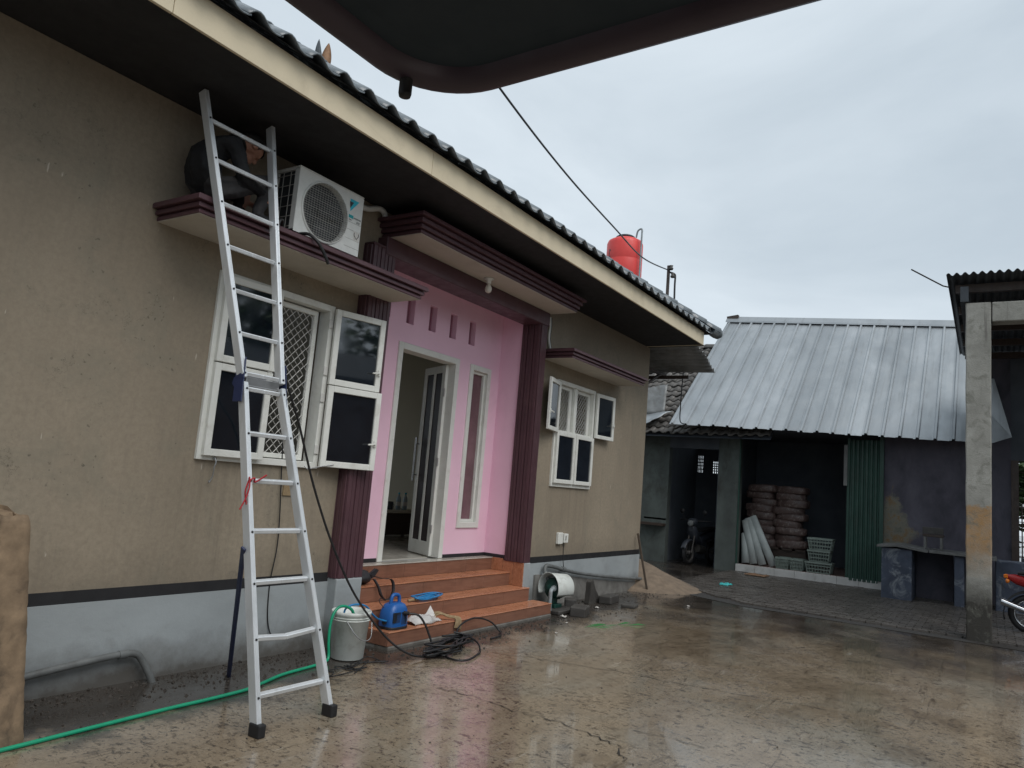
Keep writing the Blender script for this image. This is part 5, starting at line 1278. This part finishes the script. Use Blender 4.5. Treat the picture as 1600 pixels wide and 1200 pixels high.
bc = along([(.192,-.10),(.186,-.09),(.181,-.07),(.166,.20),(.155,.205),(.02,.205)], ctr + Vector((.02,.01,-.01)), u3, 30, R(236), R(-28)); o = bc.build('bucket_cover', M['bucket'], None, solid=.006); tag(o, 'cut open white bucket laid over the green water pump', 'bucket')
bk = thing('bucket', 'white plastic bucket with wire handle standing at the left end of the steps', 'bucket', (4.80, -.45, 0))
bx_, by_ = 4.80, -.45
MB().lathe([(0,.006),(.128,.006),(.135,.012),(.158,.36),(.166,.362),(.168,.392),(.163,.395),(.160,.365),(.151,.355),(.128,.02),(0,.018)], (bx_, by_, 0), 36).build('pail', M['bucket'], bk)
b = MB()
for zz in (.325, .345): b.lathe([(.156,zz-.004),(.164,zz-.003),(.164,zz+.003),(.156,zz+.004)], (bx_, by_, 0), 36)
b.build('rim_band', M['bucket'], bk)
b = MB(); b.tube(spline([(bx_-.14,by_-.09,.33),(bx_-.09,by_-.165,.22),(bx_-.01,by_-.19,.175),(bx_+.06,by_-.19,.20),(bx_+.13,by_-.12,.31)], 6), .004, 6); b.build('handle', M['steel'], bk)
o = MB().tube(spline([(-1.5,-1.3,.012),(.4,-.95,.012),(1.4,-.80,.012),(2.03,-.775,.012),(2.46,-.75,.012),(2.98,-.72,.012),(3.3,-.715,.012),(3.61,-.69,.012),(3.82,-.62,.012),(4.05,-.545,.012),(4.40,-.50,.012),(4.54,-.475,.02),(4.575,-.46,.06),(4.57,-.45,.15),(4.575,-.44,.28),(4.60,-.44,.38),(4.66,-.44,.43),(4.74,-.45,.425),(4.80,-.47,.37),(4.82,-.46,.2)], 8), .0125, 8).build('garden_hose', M['hose']); tag(o, 'green garden hose running along the wall into the white bucket', 'hose')
o = MB().tube(spline([(4.74,-.42,.30),(4.74,-.43,.40),(4.80,-.45,.435),(4.90,-.46,.43),(4.985,-.45,.40),(5.08,-.43,.33),(5.2,-.40,.27),(5.33,-.38,.235)], 8), .009, 8).build('suction_hose', M['bluehose']); tag(o, 'blue hose arching from the white bucket to the pressure washer', 'hose')
# pressure washer
pw_ = thing('pressure_washer', 'blue pressure washer with carrying handle standing on the lowest step', 'pressure washer', (5.47, -.345, .155))
cx, cy = 5.47, -.345
def loftz(secs, n=24, e=.6):
    b = MB(); vs = []
    for (z, hx_, hy_, dx, dy) in secs:
        for j in range(n):
            t = 2*math.pi*j/n; vs.append((cx+dx+math.copysign(abs(math.cos(t))**e, math.cos(t))*hx_, cy+dy+math.copysign(abs(math.sin(t))**e, math.sin(t))*hy_, z))
    b.add(vs, [(i*n+j, i*n+(j+1) % n, (i+1)*n+(j+1) % n, (i+1)*n+j) for i in range(len(secs)-1) for j in range(n)], 0, True); b.add(vs[:n], [tuple(range(n))]); b.add(vs[-n:], [tuple(range(n))]); return b
pwb = loftz([(.158,.125,.095,0,0),(.19,.132,.10,0,0),(.28,.130,.098,.0,0),(.33,.118,.09,.002,0),(.37,.092,.075,.004,0),(.385,.06,.05,.005,0)]).build('housing', M['bluebody'], pw_)
b = loftz([(.1565,.132,.102,0,0),(.172,.136,.106,0,0),(.18,.132,.10,0,0)]); b.build('base', M['rubber'], pw_)
b = MB(); b.tube(spline([(cx-.06,cy,.37),(cx-.045,cy,.44),(cx,cy,.455),(cx+.05,cy,.435),(cx+.06,cy,.36)], 6), .017, 10); b.build('handle', M['bluebody'], pw_)
b = MB()
for k in range(6): b.box(cx-.105+k*.016, cx-.098+k*.016, cy-.101, cy-.085, .22, .31)
for k in range(5): b.box(cx+.0+k*.016, cx+.007+k*.016, cy-.101, cy-.085, .20, .31)
b.build('vent', M['ink'], pw_)
b = MB(); b.tube([(cx+.03,cy-.095,.30),(cx+.05,cy-.14,.30)], .018, 10); b.tube([(cx-.13,cy-.02,.225),(cx-.165,cy-.03,.225)], .02, 10); b.build('connector', M['rubber'], pw_)
b = MB(); b.tube(spline([(cx+.05,cy-.14,.30),(cx+.12,cy-.20,.285),(cx+.17,cy-.25,.20),(cx+.20,cy-.29,.10),(cx+.22,cy-.32,.03),(cx+.30,cy-.36,.014)], 8), .010, 8); b.build('power_lead', M['cable'], pw_)
b = MB(); b.tube(spline([(cx-.10,cy+.02,.33),(cx-.11,cy+.09,.38),(cx-.02,cy+.16,.40),(cx+.05,cy+.16,.37)], 6), .004, 6); b.build('wire', M['cable'], pw_)
# black cable: hangs from the air conditioner and ends in a heap on the ground
o = MB().tube(spline([(3.62,-.40,3.37),(3.50,-.56,3.372),(3.43,-.61,3.30),(3.44,-.615,3.0),(3.53,-.60,2.65),(3.66,-.57,2.3),(3.84,-.53,2.02),(3.96,-.50,1.85),(4.17,-.50,1.41),(4.40,-.54,.96),(4.66,-.60,.55),(4.93,-.72,.22),(5.12,-.82,.07),(5.3,-.88,.02),(5.5,-.93,.014)], 8), .0095, 8).build('power_cable', M['cable']); tag(o, 'black cable hanging from the canopy past the window to the ground by the steps', 'cable')
random.seed(5); b = MB(); pts = []
for k in range(46):
    a = k*1.15; rr = .20+.14*math.sin(k*2.3); pts.append((5.72+1.55*rr*math.cos(a)+random.uniform(-.05,.05), -.83+.55*rr*math.sin(a)+random.uniform(-.03,.03), .014+.0016*k+random.uniform(0,.02)))
b.tube(spline(pts, 6), .009, 6)
b.tube(spline([(5.5,-.93,.014),(5.45,-1.10,.014),(5.55,-1.17,.014),(5.8,-1.10,.014),(5.92,-1.04,.014),(6.0,-.95,.06),(6.02,-.80,.10),(5.95,-.70,.12)], 6), .009, 6)
b.tube(spline([(5.95,-.72,.05),(6.15,-.62,.14),(6.45,-.58,.18),(6.72,-.60,.12),(6.80,-.68,.02),(6.65,-.78,.014),(6.45,-.80,.014)], 6), .009, 6)
o = b.build('cable_heap', M['cable']); tag(o, 'tangled heap of black cable on the ground in front of the steps', 'cable')
random.seed(8); b = MB()
for q in range(3):
    pts = [(4.45+.16*q+random.uniform(-.18,.22), -.72+random.uniform(-.14,.12), .006+.004*k*(k % 2)) for k in range(9)]; b.tube(spline(pts, 5), .0045, 5)
o = b.build('thin_wire', M['cable']); tag(o, 'thin black wire tangled on the ground beside the white bucket', 'wire')
# things on the steps
b = MB()
for k in range(4):
    n = 40; r1, r2 = .17+.022*k, .045+.016*k
    pts = [(6.24+.025*math.sin(2.1*k)+r1*math.cos(2*math.pi*i/n), -.115+.012*math.cos(1.7*k)+r2*math.sin(2*math.pi*i/n+.5*math.sin(k)), .322+.010*k+(.006*math.sin(5*i/n*math.pi))) for i in range(n+1)]
    b.tube(pts, .0085, 6, caps=False)
o = b
bh = thing('blue_hose', 'coil of thin blue hose with brass nozzle on the second step', 'hose', (6.24, -.1, .31))
b.build('coil', M['bluehose'], bh)
b = MB(); b.tube([(6.08,-.14,.335),(5.99,-.13,.33),(5.93,-.12,.325)], [.012,.016,.012], 8); b.build('nozzle', M['rope'], bh)
bb = thing('shoulder_bag', 'black cloth bag with a strap drooping over the third step', 'bag', (5.55, .14, .465))
b = MB(); b.grid(lambda u, v: Vector((5.535+.135*math.cos(2*math.pi*u)*math.sin(math.pi*v)**.6, .19+.085*math.sin(2*math.pi*u)*math.sin(math.pi*v)**.6, .531-.062*math.cos(math.pi*v)*(1+.35*math.cos(2*math.pi*u-1)) + .01*nz_.noise(Vector((u*9, v*7, 0))))), 24, 12); b.build('pouch', M['cloth_black'], bb)
b = MB(); b.prism([(5.60,.56),(5.70,.62),(5.735,.60),(5.68,.54),(5.62,.52)], 'y', .13, .16); b.build('flap', M['cloth_black'], bb, bevel=.006)
def strap(pts, w, name, par):
    sp = spline(pts, 8); b = MB(); vs = []
    for i, p in enumerate(sp): vs += [p + Vector((0, -w/2, 0)) + Vector((w*.2, 0, 0)), p + Vector((0, w/2, 0)) - Vector((w*.2, 0, 0))]
    b.add(vs, [(2*i, 2*i+1, 2*i+3, 2*i+2) for i in range(len(sp)-1)], 0, True); return b.build(name, M['cloth_black'], par, solid=.004)
strap([(5.62,.12,.56),(5.72,.06,.53),(5.81,.02,.52),(5.83,-.0,.44),(5.80,-.01,.36),(5.72,-.01,.335),(5.66,.0,.38),(5.64,.03,.46),(5.62,.08,.53)], .03, 'strap', bb)
b = MB(); b.grid(lambda u, v: Vector((5.70+.42*u, -.43+.17*v+.02*math.sin(u*9), .160+.062*math.sin(math.pi*v)**.7*math.sin(math.pi*min(1, u*.9+.08))**.6*(1+.5*nz_.noise(Vector((u*6, v*5, 1)))) + .02*abs(nz_.noise(Vector((u*14, v*11, 3)))))), 36, 20)
b.add([(6.02,-.28,.20),(6.10,-.36,.19),(6.12,-.26,.285)], [(0,1,2)])
bgp = b.build('plastic_bag', M['bagplastic'], None, solid=.002); tag(bgp, 'crumpled clear plastic bag on the lowest step beside the pressure washer', 'plastic bag')
b = MB(); random.seed(3)
for k in range(7):
    dx = random.uniform(-.02,.02)
    b.tube(spline([(6.10+dx,-.34+.012*k,.19),(6.16+dx,-.37+.01*k,.20+random.uniform(0,.03)),(6.24+dx,-.42,.185+random.uniform(0,.015)),(6.28+dx+.01*k,-.478,.175),(6.27+dx+.012*k,-.492,.13-.01*k),(6.26+dx+.012*k,-.490,.09)], 5), .010, 6)
o = b.build('rope_bundle', M['rope']); tag(o, 'bundle of tan rope drooping over the edge of the lowest step', 'rope')

# ------------------------------------------------------------------ left pillar, sand, blocks, litter
def pillar_face():
    b = MB(); nz = 44
    def side(u):   # outline in plan
        return
    vs = []; P4 = [(1.97,-.735),(2.15,-.735),(2.15,-.02),(1.97,-.02)]
    ring = []
    for k in range(4):
        a_, c_ = P4[k], P4[(k+1) % 4]; n = 6 if k % 2 == 0 else 20
        for i in range(n): ring.append((a_[0]+(c_[0]-a_[0])*i/n, a_[1]+(c_[1]-a_[1])*i/n))
    m = len(ring)
    for j in range(nz+1):
        z = -.1+1.31*j/nz
        for (x, y) in ring:
            w_ = nz_.noise(Vector((x*6, y*6, z*4)))*.008 + nz_.noise(Vector((x*17, y*17, z*13)))*.005 + nz_.noise(Vector((x*40, y*40, z*36)))*.004
            tp = .055*(z/1.2) + (.06 if j == nz else .012 if j == nz-1 else 0)
            yy = y + (tp if y < -.6 else 0) + w_*(1 if y < -.7 else .0) ; xx = x + (w_ if x < 2.0 else -w_*.6) - .10*max(0, z)/1.2 + (tp*.3 if x < 2 else -tp*.3)
            zz = z + (.03*nz_.noise(Vector((x*9, y*9, 3))) - (.09*max(0, (-.45-y))/.3 if j == nz else 0) if j >= nz-1 else 0)
            vs.append((xx, yy, zz))
    b.add(vs, [(j*m+i, j*m+(i+1) % m, (j+1)*m+(i+1) % m, (j+1)*m+i) for j in range(nz) for i in range(m)], 0, True); b.add(vs[-m:], [tuple(range(m))]); return b
o = pillar_face().build('gate_pillar', M['pillar']); tag(o, 'rough tan plastered stub wall with crumbling top at the left', 'wall')
random.seed(21)
o = MB().grid(lambda u, v: Vector((12.62+1.45*(u-.5)*1.7, .28+1.3*(v-.5)*2, -.03 + .50*max(0, 1-math.sqrt(((u-.5)*1.9)**2+((v-.5)*1.85)**2)*1.08)**1.15 + .02*nz_.noise(Vector((u*9, v*9, 0)))*(1 if .1 < u < .9 and .1 < v < .9 else 0))), 40, 40).build('sand_heap', M['sand']); tag(o, 'heap of damp brown sand at the corner of the tan house', 'sand heap')
o = MB().bar((11.83,-.055,.92), (11.78,-.30,0), .035, .02, up=(1,0,0)).build('wooden_batten', M['bark'], None, bevel=.003); tag(o, 'thin weathered batten leaning on the corner of the tan house', 'batten')
def rock(c, s, label, mat='stone', group=None, rz=0):
    b = MB(); b.box(-s[0], s[0], -s[1], s[1], 0, s[2]); o = b.build('concrete_block', M[mat], None, bevel=.015, seg=2); o.location = c; o.rotation_euler = (random.uniform(-.05,.05), random.uniform(-.05,.05), rz); tag(o, label, 'block', group); return o
rock((10.05,-.42,-.005), (.22,.09,.11), 'low dark concrete block lying under the leaning slab', rz=.15)
rock((8.66,-.66,-.005), (.16,.10,.12), 'dark wet block on the ground at the right end of the steps', rz=.3)
rock((8.98,-.36,-.005), (.10,.08,.14), 'small dark block beside the cut white bucket', rz=.5)
rock((9.95,-.78,-.005), (.13,.10,.05), 'flat broken paver lying out in front of the leaning slab', rz=.2)
o = MB().prism([(9.60,.0),(9.99,.0),(9.93,.07),(9.80,.18),(9.70,.33),(9.63,.30)], 'y', -.32, -.25).build('leaning_slab', M['stone'], None, bevel=.008); tag(o, 'broken triangular slab leaning on the plinth under the grey pipe', 'slab')
random.seed(14)
LT = [(8.31,-.62,.035,'biggest scrap of white litter near the right end of the steps'),(9.14,-.27,.014,'white scrap lying near the leaning slab'),(7.35,-1.05,.014,'white scrap on the concrete in front of the steps'),(9.39,-.55,.026,'pale scrap beyond the dark wet block'),(8.0,-.83,.014,'small pale scrap in the dark silt by the steps'),(10.9,-1.3,.02,'pale scrap far out toward the paving')]
for x, y, s, lb in LT:
    b = MB(); b.grid(lambda u, v: Vector((x+s*(u-.5)*2.2+.3*s*nz_.noise(Vector((u*3,v*3,x))), y+s*(v-.5)*1.8, .006+abs(s*1.1*nz_.noise(Vector((u*4+x, v*4, 2)))))), 5, 5)
    o = b.build('litter_scrap', M['litter'], None, solid=.002); tag(o, lb, 'litter', 'white scraps on the ground')
b = MB(); b.grid(lambda u, v: Vector((14.25+.16*(u-.5)*2, -.86+.08*(v-.5)*2, .03+abs(.07*nz_.noise(Vector((u*5, v*4, 8)))))), 8, 6); o = b.build('plastic_scrap', M['cyanlitter'], None, solid=.003); tag(o, 'bright cyan plastic scrap on the dark paving', 'litter')
b = MB(); b.grid(lambda u, v: Vector((16.9+.22*(u-.5)*2, -.75+.22*(v-.5)*2, .045+.03*nz_.noise(Vector((u*3, v*3, 5))))), 6, 6); o = b.build('cardboard', M['card'], None, solid=.006); tag(o, 'flat wet cardboard scrap in front of the white step', 'cardboard')
random.seed(2); b = MB()
for k in range(9):
    t = random.random(); x, y = 7.75+.75*t+random.uniform(-.08,.08), -.98-.34*t+random.uniform(-.05,.05); a = R(random.uniform(-35, -12)); L_ = random.uniform(.15, .32)
    d = Vector((math.cos(a), math.sin(a), 0)); s_ = Vector((-d.y, d.x, 0))*.0028
    b.add([Vector((x,y,.006))-s_, Vector((x,y,.006))+s_, Vector((x,y,.012))+d*L_*.6+s_*.8+Vector((0,0,random.uniform(0,.02))), Vector((x,y,.008))+d*L_], [(0,3,2),(0,1,2)])
o = b.build('grass_clippings', M['grassblade']); tag(o, 'few bright green cut grass blades on the wet ground', 'grass', kind='stuff')
# crumbs, gravel and leaf bits washed against the wall
random.seed(31); b = MB()
for k in range(2600):
    r_ = random.random()
    if r_ < .42: x = random.uniform(2.2, 5.2); y = -abs(random.gauss(0, .25))-.03
    elif r_ < .62: x = random.uniform(5.2, 8.4); y = -.52-abs(random.gauss(0, .2))
    elif r_ < .85: x = random.uniform(8.3, 13); y = -.1-abs(random.gauss(0, .5))
    else: x = random.uniform(3, 12); y = random.uniform(-4.6, -.8)
    s = random.choice((.004,.005,.006,.008,.012,.018)) * (.6 if r_ >= .85 else 1)
    c = Vector((x, y, s*.3)); q = Matrix.Rotation(random.uniform(0, 6.3), 3, 'Z') @ Matrix.Rotation(random.uniform(-.5, .5), 3, 'X')
    b.add([c + q @ Vector(v)*s for v in ((1,0,-.3),(-.4,.8,-.3),(-.6,-.7,-.3),(.1,.1,.55))], [(0,1,2),(0,3,1),(1,3,2),(2,3,0)])
o = b.build('gravel_crumbs', M['debris']); tag(o, 'dark gravel crumbs and dirt scattered along the foot of the house', 'gravel', kind='stuff')

# ------------------------------------------------------------------ water tank, pole, overhead cable, roof ornament
tk = thing('water_tank', 'red plastic water tank on a tall steel stand behind the tan house', 'water tank', (26, 7.1, 0))
tx, ty = 26.0, 7.12
MB().lathe([(0,9.55),(.68,9.55),(.71,9.60),(.71,10.60),(.704,10.62),(.71,10.64),(.71,11.30),(.66,11.42),(.52,11.50),(.36,11.53),(.36,11.56),(0,11.57)], (tx,ty,0), 40).build('tank', M['red'], tk)
MB().lathe([(0,11.57),(.38,11.57),(.38,11.62),(.30,11.67),(0,11.69)], (tx,ty,0), 28).build('lid', M['ink'], tk)
b = MB(); b.tube(spline([(tx-.2,ty-.55,11.48),(tx-.25,ty-.62,11.72),(tx-.25,ty-.74,11.80),(tx-.25,ty-.80,11.74),(tx-.25,ty-.80,11.4),(tx-.25,ty-.80,9.5)], 5), .035, 8); b.build('pipe', M['pvc'], tk)
b = MB()
def mark(t, z): return Vector((tx-.716*math.cos(t), ty+.716*math.sin(t), z))
for (t0_, t1_, z0, z1) in ((.52,.56,10.62,10.98),(.44,.52,10.90,10.97),(.44,.52,10.63,10.70)): b.add([mark(t0_,z0), mark(t1_,z0), mark(t1_,z1), mark(t0_,z1)], [(0,1,2,3)])
b.build('printed_mark', M['ink'], tk)
for dx in (-.55,.55):
    for dy in (-.55,.55): MB().box(tx+dx-.05, tx+dx+.05, ty+dy-.05, ty+dy+.05, 0, 9.44).build('stand_leg', M['darkwood'], tk)
MB().box(tx-.75, tx+.75, ty-.75, ty+.75, 9.45, 9.54).build('stand_top', M['darkwood'], tk)
pl = thing('service_pole', 'thin dark iron pole with insulators carrying the overhead cable', 'pole', (25, 4.85, 0))
MB().tube([(25,4.85,0),(25,4.85,9.95)], .06, 10).build('pole', M['darkwood'], pl)
b = MB(); b.tube(spline([(25,4.80,9.7),(25,4.62,9.62),(25,4.58,9.5),(25,4.58,9.0),(25,4.52,7.2)], 5), .035, 6); b.build('drop_wire', M['cable'], pl)
b = MB(); b.lathe([(0,0),(.07,.02),(.09,.08),(.05,.12),(.08,.18),(0,.2)], (24.95,4.66,9.45), 10); b.lathe([(0,0),(.07,.02),(.09,.08),(.05,.12),(.08,.18),(0,.2)], (24.95,4.74,9.75), 10); b.build('insulator', M['stone'], pl)
o = MB().tube(spline([(25,4.85,9.78),(21,4.15,8.95),(17.5,3.5,8.64),(13.5,2.82,8.42),(10,2.22,8.41),(6.5,1.64,8.62),(2,.9,9.1),(-6,-.4,10.4)], 10), .022, 6).build('overhead_cable', M['cable']); tag(o, 'black overhead cable sagging across the grey sky to the iron pole', 'cable')
orn = thing('roof_ornament', 'small grey and brown leaf shaped finial on the end of the house ridge', 'finial', (7.1, 3.5, 7.4))
def leafblade(base, tip, w, th, mat, name, lean=0):
    A, B = Vector(base), Vector(tip); d = B-A; s_ = d.cross(Vector((.5,-.85,0))).cross(d).normalized(); s_ = Vector((.77,-.64,0)) ; n_ = d.normalized().cross(s_).normalized()
    b = MB(); n = 14; vs = []
    for i in range(n+1):
        t = i/n; ww = w*math.sin(math.pi*(t*.86+.14))**.8*(1-.15*t); c = A + d*t + s_*lean*math.sin(t*math.pi)
        vs += [c - s_*ww, c - n_*th*(1-t), c + s_*ww, c + n_*th*(1-t)]
    b.add(vs, [(i*4+q, i*4+(q+1) % 4, (i+1)*4+(q+1) % 4, (i+1)*4+q) for i in range(n) for q in range(4)], 0, True); return b.build(name, mat, orn)
M['ornbrown'] = pmat('brown_carved_leaf', (.30,.16,.08), (.17,.09,.045), 14, .6, .8, .6, 40, stain=(.5,.32,.26), stain_scale=4, stain_amt=.5)
M['orngrey'] = pmat('grey_carved_leaf', (.13,.15,.165), (.08,.095,.105), 10, .4, .6, .4, 40)
ob = Vector((7.06, 3.5, hipB.z))
MB().lathe([(0,-.12),(.13,-.10),(.11,.02),(.07,.10),(.05,.18),(0,.2)], ob, 14).build('base', M['orngrey'], orn)
leafblade(ob+Vector((.02,-.02,.10)), ob+Vector((.05,-.03,.62)), .085, .05, M['ornbrown'], 'leaf')
leafblade(ob+Vector((-.02,0,.06)), ob+Vector((-.20,-.10,.52)), .062, .045, M['orngrey'], 'leaf', -.02)
leafblade(ob+Vector((-.02,0,.02)), ob+Vector((-.30,-.16,.10)), .06, .05, M['orngrey'], 'leaf')
leafblade(ob+Vector((.02,0,.03)), ob+Vector((.16,.09,-.16)), .06, .05, M['orngrey'], 'leaf')

# ------------------------------------------------------------------ raised tailgate of the car the picture is taken from
tgk = thing('car_tailgate', 'raised dark maroon car tailgate with rounded corner hanging over the yard', 'tailgate', (.3, -4.8, 2.3))
def rrect(x0, x1, y0, y1, r_, n=10):
    out = []
    for cx_, cy_, a0 in ((x1-r_, y1-r_, 0), (x0+r_, y1-r_, 90), (x0+r_, y0+r_, 180), (x1-r_, y0+r_, 270)):
        for i in range(n+1): t = R(a0+90*i/n); out.append((cx_+r_*math.cos(t), cy_+r_*math.sin(t)))
    return out
def shear(P): return [(x + .012*max(0, (-4.2-y)) * -1, y) for x, y in P]
rings = []
for ins, z in ((.0, 2.318), (.006, 2.306), (.02, 2.300), (.040, 2.303), (.052, 2.312), (.058, 2.326), (.09, 2.332)): rings.append([(x, y, z) for x, y in shear(rrect(-.75+ins, 1.082-ins, -5.55+ins, -4.035-ins, .16-ins*.5))])
n = len(rings[0]); vs = [p for r_ in rings for p in r_]
b = MB(); b.add(vs, [(i*n+j, i*n+(j+1) % n, (i+1)*n+(j+1) % n, (i+1)*n+j) for i in range(len(rings)-2) for j in range(n)], 0, True); 
rings2 = [[(x, y, z) for x, y in shear(rrect(-.75+ins, 1.082-ins, -5.55+ins, -4.035-ins, .16-ins*.3))] for ins, z in ((0, 2.318), (.002, 2.36), (.03, 2.385), (.1, 2.40))]
vs = [p for r_ in rings2 for p in r_]; b.add(vs, [(i*n+j, i*n+(j+1) % n, (i+1)*n+(j+1) % n, (i+1)*n+j) for i in range(3) for j in range(n)], 0, True); b.add(rings2[-1], [tuple(range(n))])
b.build('outer_panel', M['gate_rim'], tgk)
b = MB(); vs = rings[-2] + rings[-1]; b.add(vs, [(j, (j+1) % n, n+(j+1) % n, n+j) for j in range(n)], 0, True); b.add(rings[-1], [tuple(range(n))]); b.build('inner_trim', M['gate_in'], tgk)
MB().lathe([(0,-.034),(.011,-.034),(.0125,-.028),(.0125,.0),(.016,.004),(0,.006)], (.972,-4.072,2.302), 16).build('rubber_stop', M['rubber'], tgk)

# the rest of the car, behind the camera; it shows in the window glass and the wet ground
def carsec(x, hw, zt_, r_=.18): return [(x, -4.80+sy*w, z) for sy, w, z in ((-1,hw*.96,.32),(-1,hw,.55),(-1,hw,1.05),(-1,hw*.90,zt_-r_),(-1,hw*.74,zt_),(1,hw*.74,zt_),(1,hw*.90,zt_-r_),(1,hw,1.05),(1,hw,.55),(1,hw*.96,.32))]
secs = [carsec(-.72,.74,2.28), carsec(-.9,.80,2.30), carsec(-3.2,.80,2.26), carsec(-4.1,.78,1.35,.10), carsec(-4.9,.76,1.15,.10), carsec(-5.05,.66,.95,.08)]
b = MB(); m = 10; b.add([p for q in secs for p in q], [(i*m+j, i*m+(j+1) % m, (i+1)*m+(j+1) % m, (i+1)*m+j) for i in range(5) for j in range(m)], 0, False); b.add(secs[-1], [tuple(range(m))]); b.add(secs[0], [tuple(range(m))])
b.build('body', M['gate_rim'], tgk, bevel=.03, seg=2)
for x in (-1.4, -4.1):
    for y in (-5.56, -4.22): MB().lathe([(0,0),(.19,0),(.21,-.01),(.30,-.01),(.32,.03),(.32,.15),(.30,.18),(0,.18)], (x, y, .32), 28, 'y').build('wheel', M['rubber'], tgk)
tgk.name = 'parked_car'; tgk['label'] = 'dark maroon car whose raised tailgate hangs across the top of the view'; tgk['category'] = 'car'

# ------------------------------------------------------------------ inside the hall
tb = thing('side_table', 'low table with bottles on it in the hall behind the open door', 'table', (8.6, 2.7, .62))
MB().box(8.05, 9.5, 2.45, 3.1, .99, 1.03).build('table_top', M['room'], tb, bevel=.006)
MB().box(8.1, 9.45, 2.55, 3.05, .66, .985).build('cabinet', M['darkwood'], tb)
for x in (8.1, 9.40):
    for y in (2.58, 3.02): MB().box(x, x+.05, y-.03, y, .62, .66).build('leg', M['darkwood'], tb)
def bottle(x, y, label, s=1):
    t = thing('bottle', label, 'bottle', (x, y, 1.031), 'bottles on the hall table')
    MB().lathe([(0,0),(.034,0),(.038,.01),(.038,.15),(.03,.19),(.014,.215),(.014,.24),(0,.24)], (x,y,1.031), 18).build('body', M['bottle'], t)
    MB().lathe([(0,.24),(.016,.24),(.016,.26),(0,.262)], (x,y,1.031), 14).build('cap', M['cyan'], t)
    MB().lathe([(.0385,.06),(.039,.062),(.039,.12),(.0385,.122)], (x,y,1.031), 18).build('label_band', M['litter'], t)
bottle(8.80, 2.62, 'left of the two clear bottles on the hall table'); bottle(8.93, 2.60, 'right of the two clear bottles on the hall table')
mg = MB().lathe([(0,0),(.04,0),(.045,.01),(.045,.12),(.04,.12),(.04,.015),(0,.012)], (8.62,2.62,1.031), 18); mg.tube(spline([(8.665,2.62,1.12),(8.70,2.62,1.11),(8.70,2.62,1.07),(8.665,2.62,1.06)], 4), .006, 6)
tag(mg.build('mug', M['ink']), 'dark mug left of the bottles on the hall table', 'mug')
ch = thing('chair', 'dark chair with tall back behind the hall table', 'chair', (9.1, 3.5, .62))
MB().box(8.85, 9.3, 3.55, 3.6, 1.05, 1.55).build('backrest', M['darkwood'], ch, bevel=.02); MB().box(8.85, 9.3, 3.2, 3.55, 1.03, 1.08).build('seat', M['darkwood'], ch, bevel=.01)
for x in (8.87, 9.24):
    for y in (3.22, 3.52): MB().box(x, x+.04, y, y+.04, .62, 1.03).build('leg', M['darkwood'], ch)

# ------------------------------------------------------------------ what stands behind the camera (seen in the glass and the wet ground)
nb = thing('brick_house', 'low brick house with dark tiled roof on the near side of the yard', 'house', (14, -15, 0))
b = MB(); b.box(-5, 26, -17, -14.8, 0, 4.2); b.build('wall', M['brick'], nb)  # out of view, lengthened to cut low light on the house front
b = MB(); b.prism([(-14.2,4.1),(-14.2,4.22),(-16.6,5.3),(-19.0,4.22),(-19.0,4.1)], 'x', -5.6, 26.6); b.build('roof', M['carportroof'], nb)
def tree(loc, h, cr, seed, label, nl=2600, leaf=.16):
    rnd = random.Random(seed); t = thing('tree', label, 'tree', loc); L = Vector(loc)
    b = MB(); trunk = spline([L, L+Vector((.1,.05,h*.25)), L+Vector((-.05,.1,h*.5)), L+Vector((.05,0,h*.8))], 6)
    b.tube(trunk, [.05*h*(1-.75*i/(len(trunk)-1))*.7 for i in range(len(trunk))], 10)
    ends = []
    for k in range(9):
        s = trunk[int(len(trunk)*(.4+.06*k))-1] if int(len(trunk)*(.4+.06*k))-1 < len(trunk) else trunk[-1]
        a_ = k*2.4+rnd.uniform(-.4,.4); e = s + Vector((math.cos(a_)*cr*rnd.uniform(.45,.9), math.sin(a_)*cr*rnd.uniform(.45,.9), h*rnd.uniform(.08,.3))); m_ = s.lerp(e, .5)+Vector((0,0,.08*h))
        b.tube(spline([s, m_, e], 5), [.012*h*(1-.8*i/10) for i in range(11)], 6); ends += [e, m_]
    ends.append(trunk[-1]+Vector((0,0,h*.12)))
    b.build('trunk', M['bark'], t)
    c = MB()
    for k in range(nl):
        e = ends[rnd.randrange(len(ends))]; p = e + Vector((rnd.gauss(0,cr*.22), rnd.gauss(0,cr*.22), rnd.gauss(0,cr*.17)))
        q = Matrix.Rotation(rnd.uniform(0,6.3), 3, 'Z') @ Matrix.Rotation(rnd.uniform(-1.1,1.1), 3, 'X'); s = leaf*rnd.uniform(.6,1.4)
        c.add([p + q @ Vector(v)*s for v in ((-1,0,0),(0,-.45,.1),(1,0,0),(0,.45,.1))], [(0,1,2,3)])
    tag(c.build('crown', M['leaf'], t), kind='stuff'); return t
tree((27, -6.6, 0), 4.2, 2.2, 4, 'green tree seen through the gap behind the carport', 4000, .15)
tree((25, -10.5, 0), 5.0, 2.6, 12, 'leafy tree farther right beyond the iron fence', 3000, .17)
tree((15.5, -21, 0), 10, 3.6, 7, 'tall tree rising behind the brick house', 3600, .28)
tree((22, -22, 0), 9, 3.4, 9, 'broad tree behind the far end of the brick house', 3000, .28)
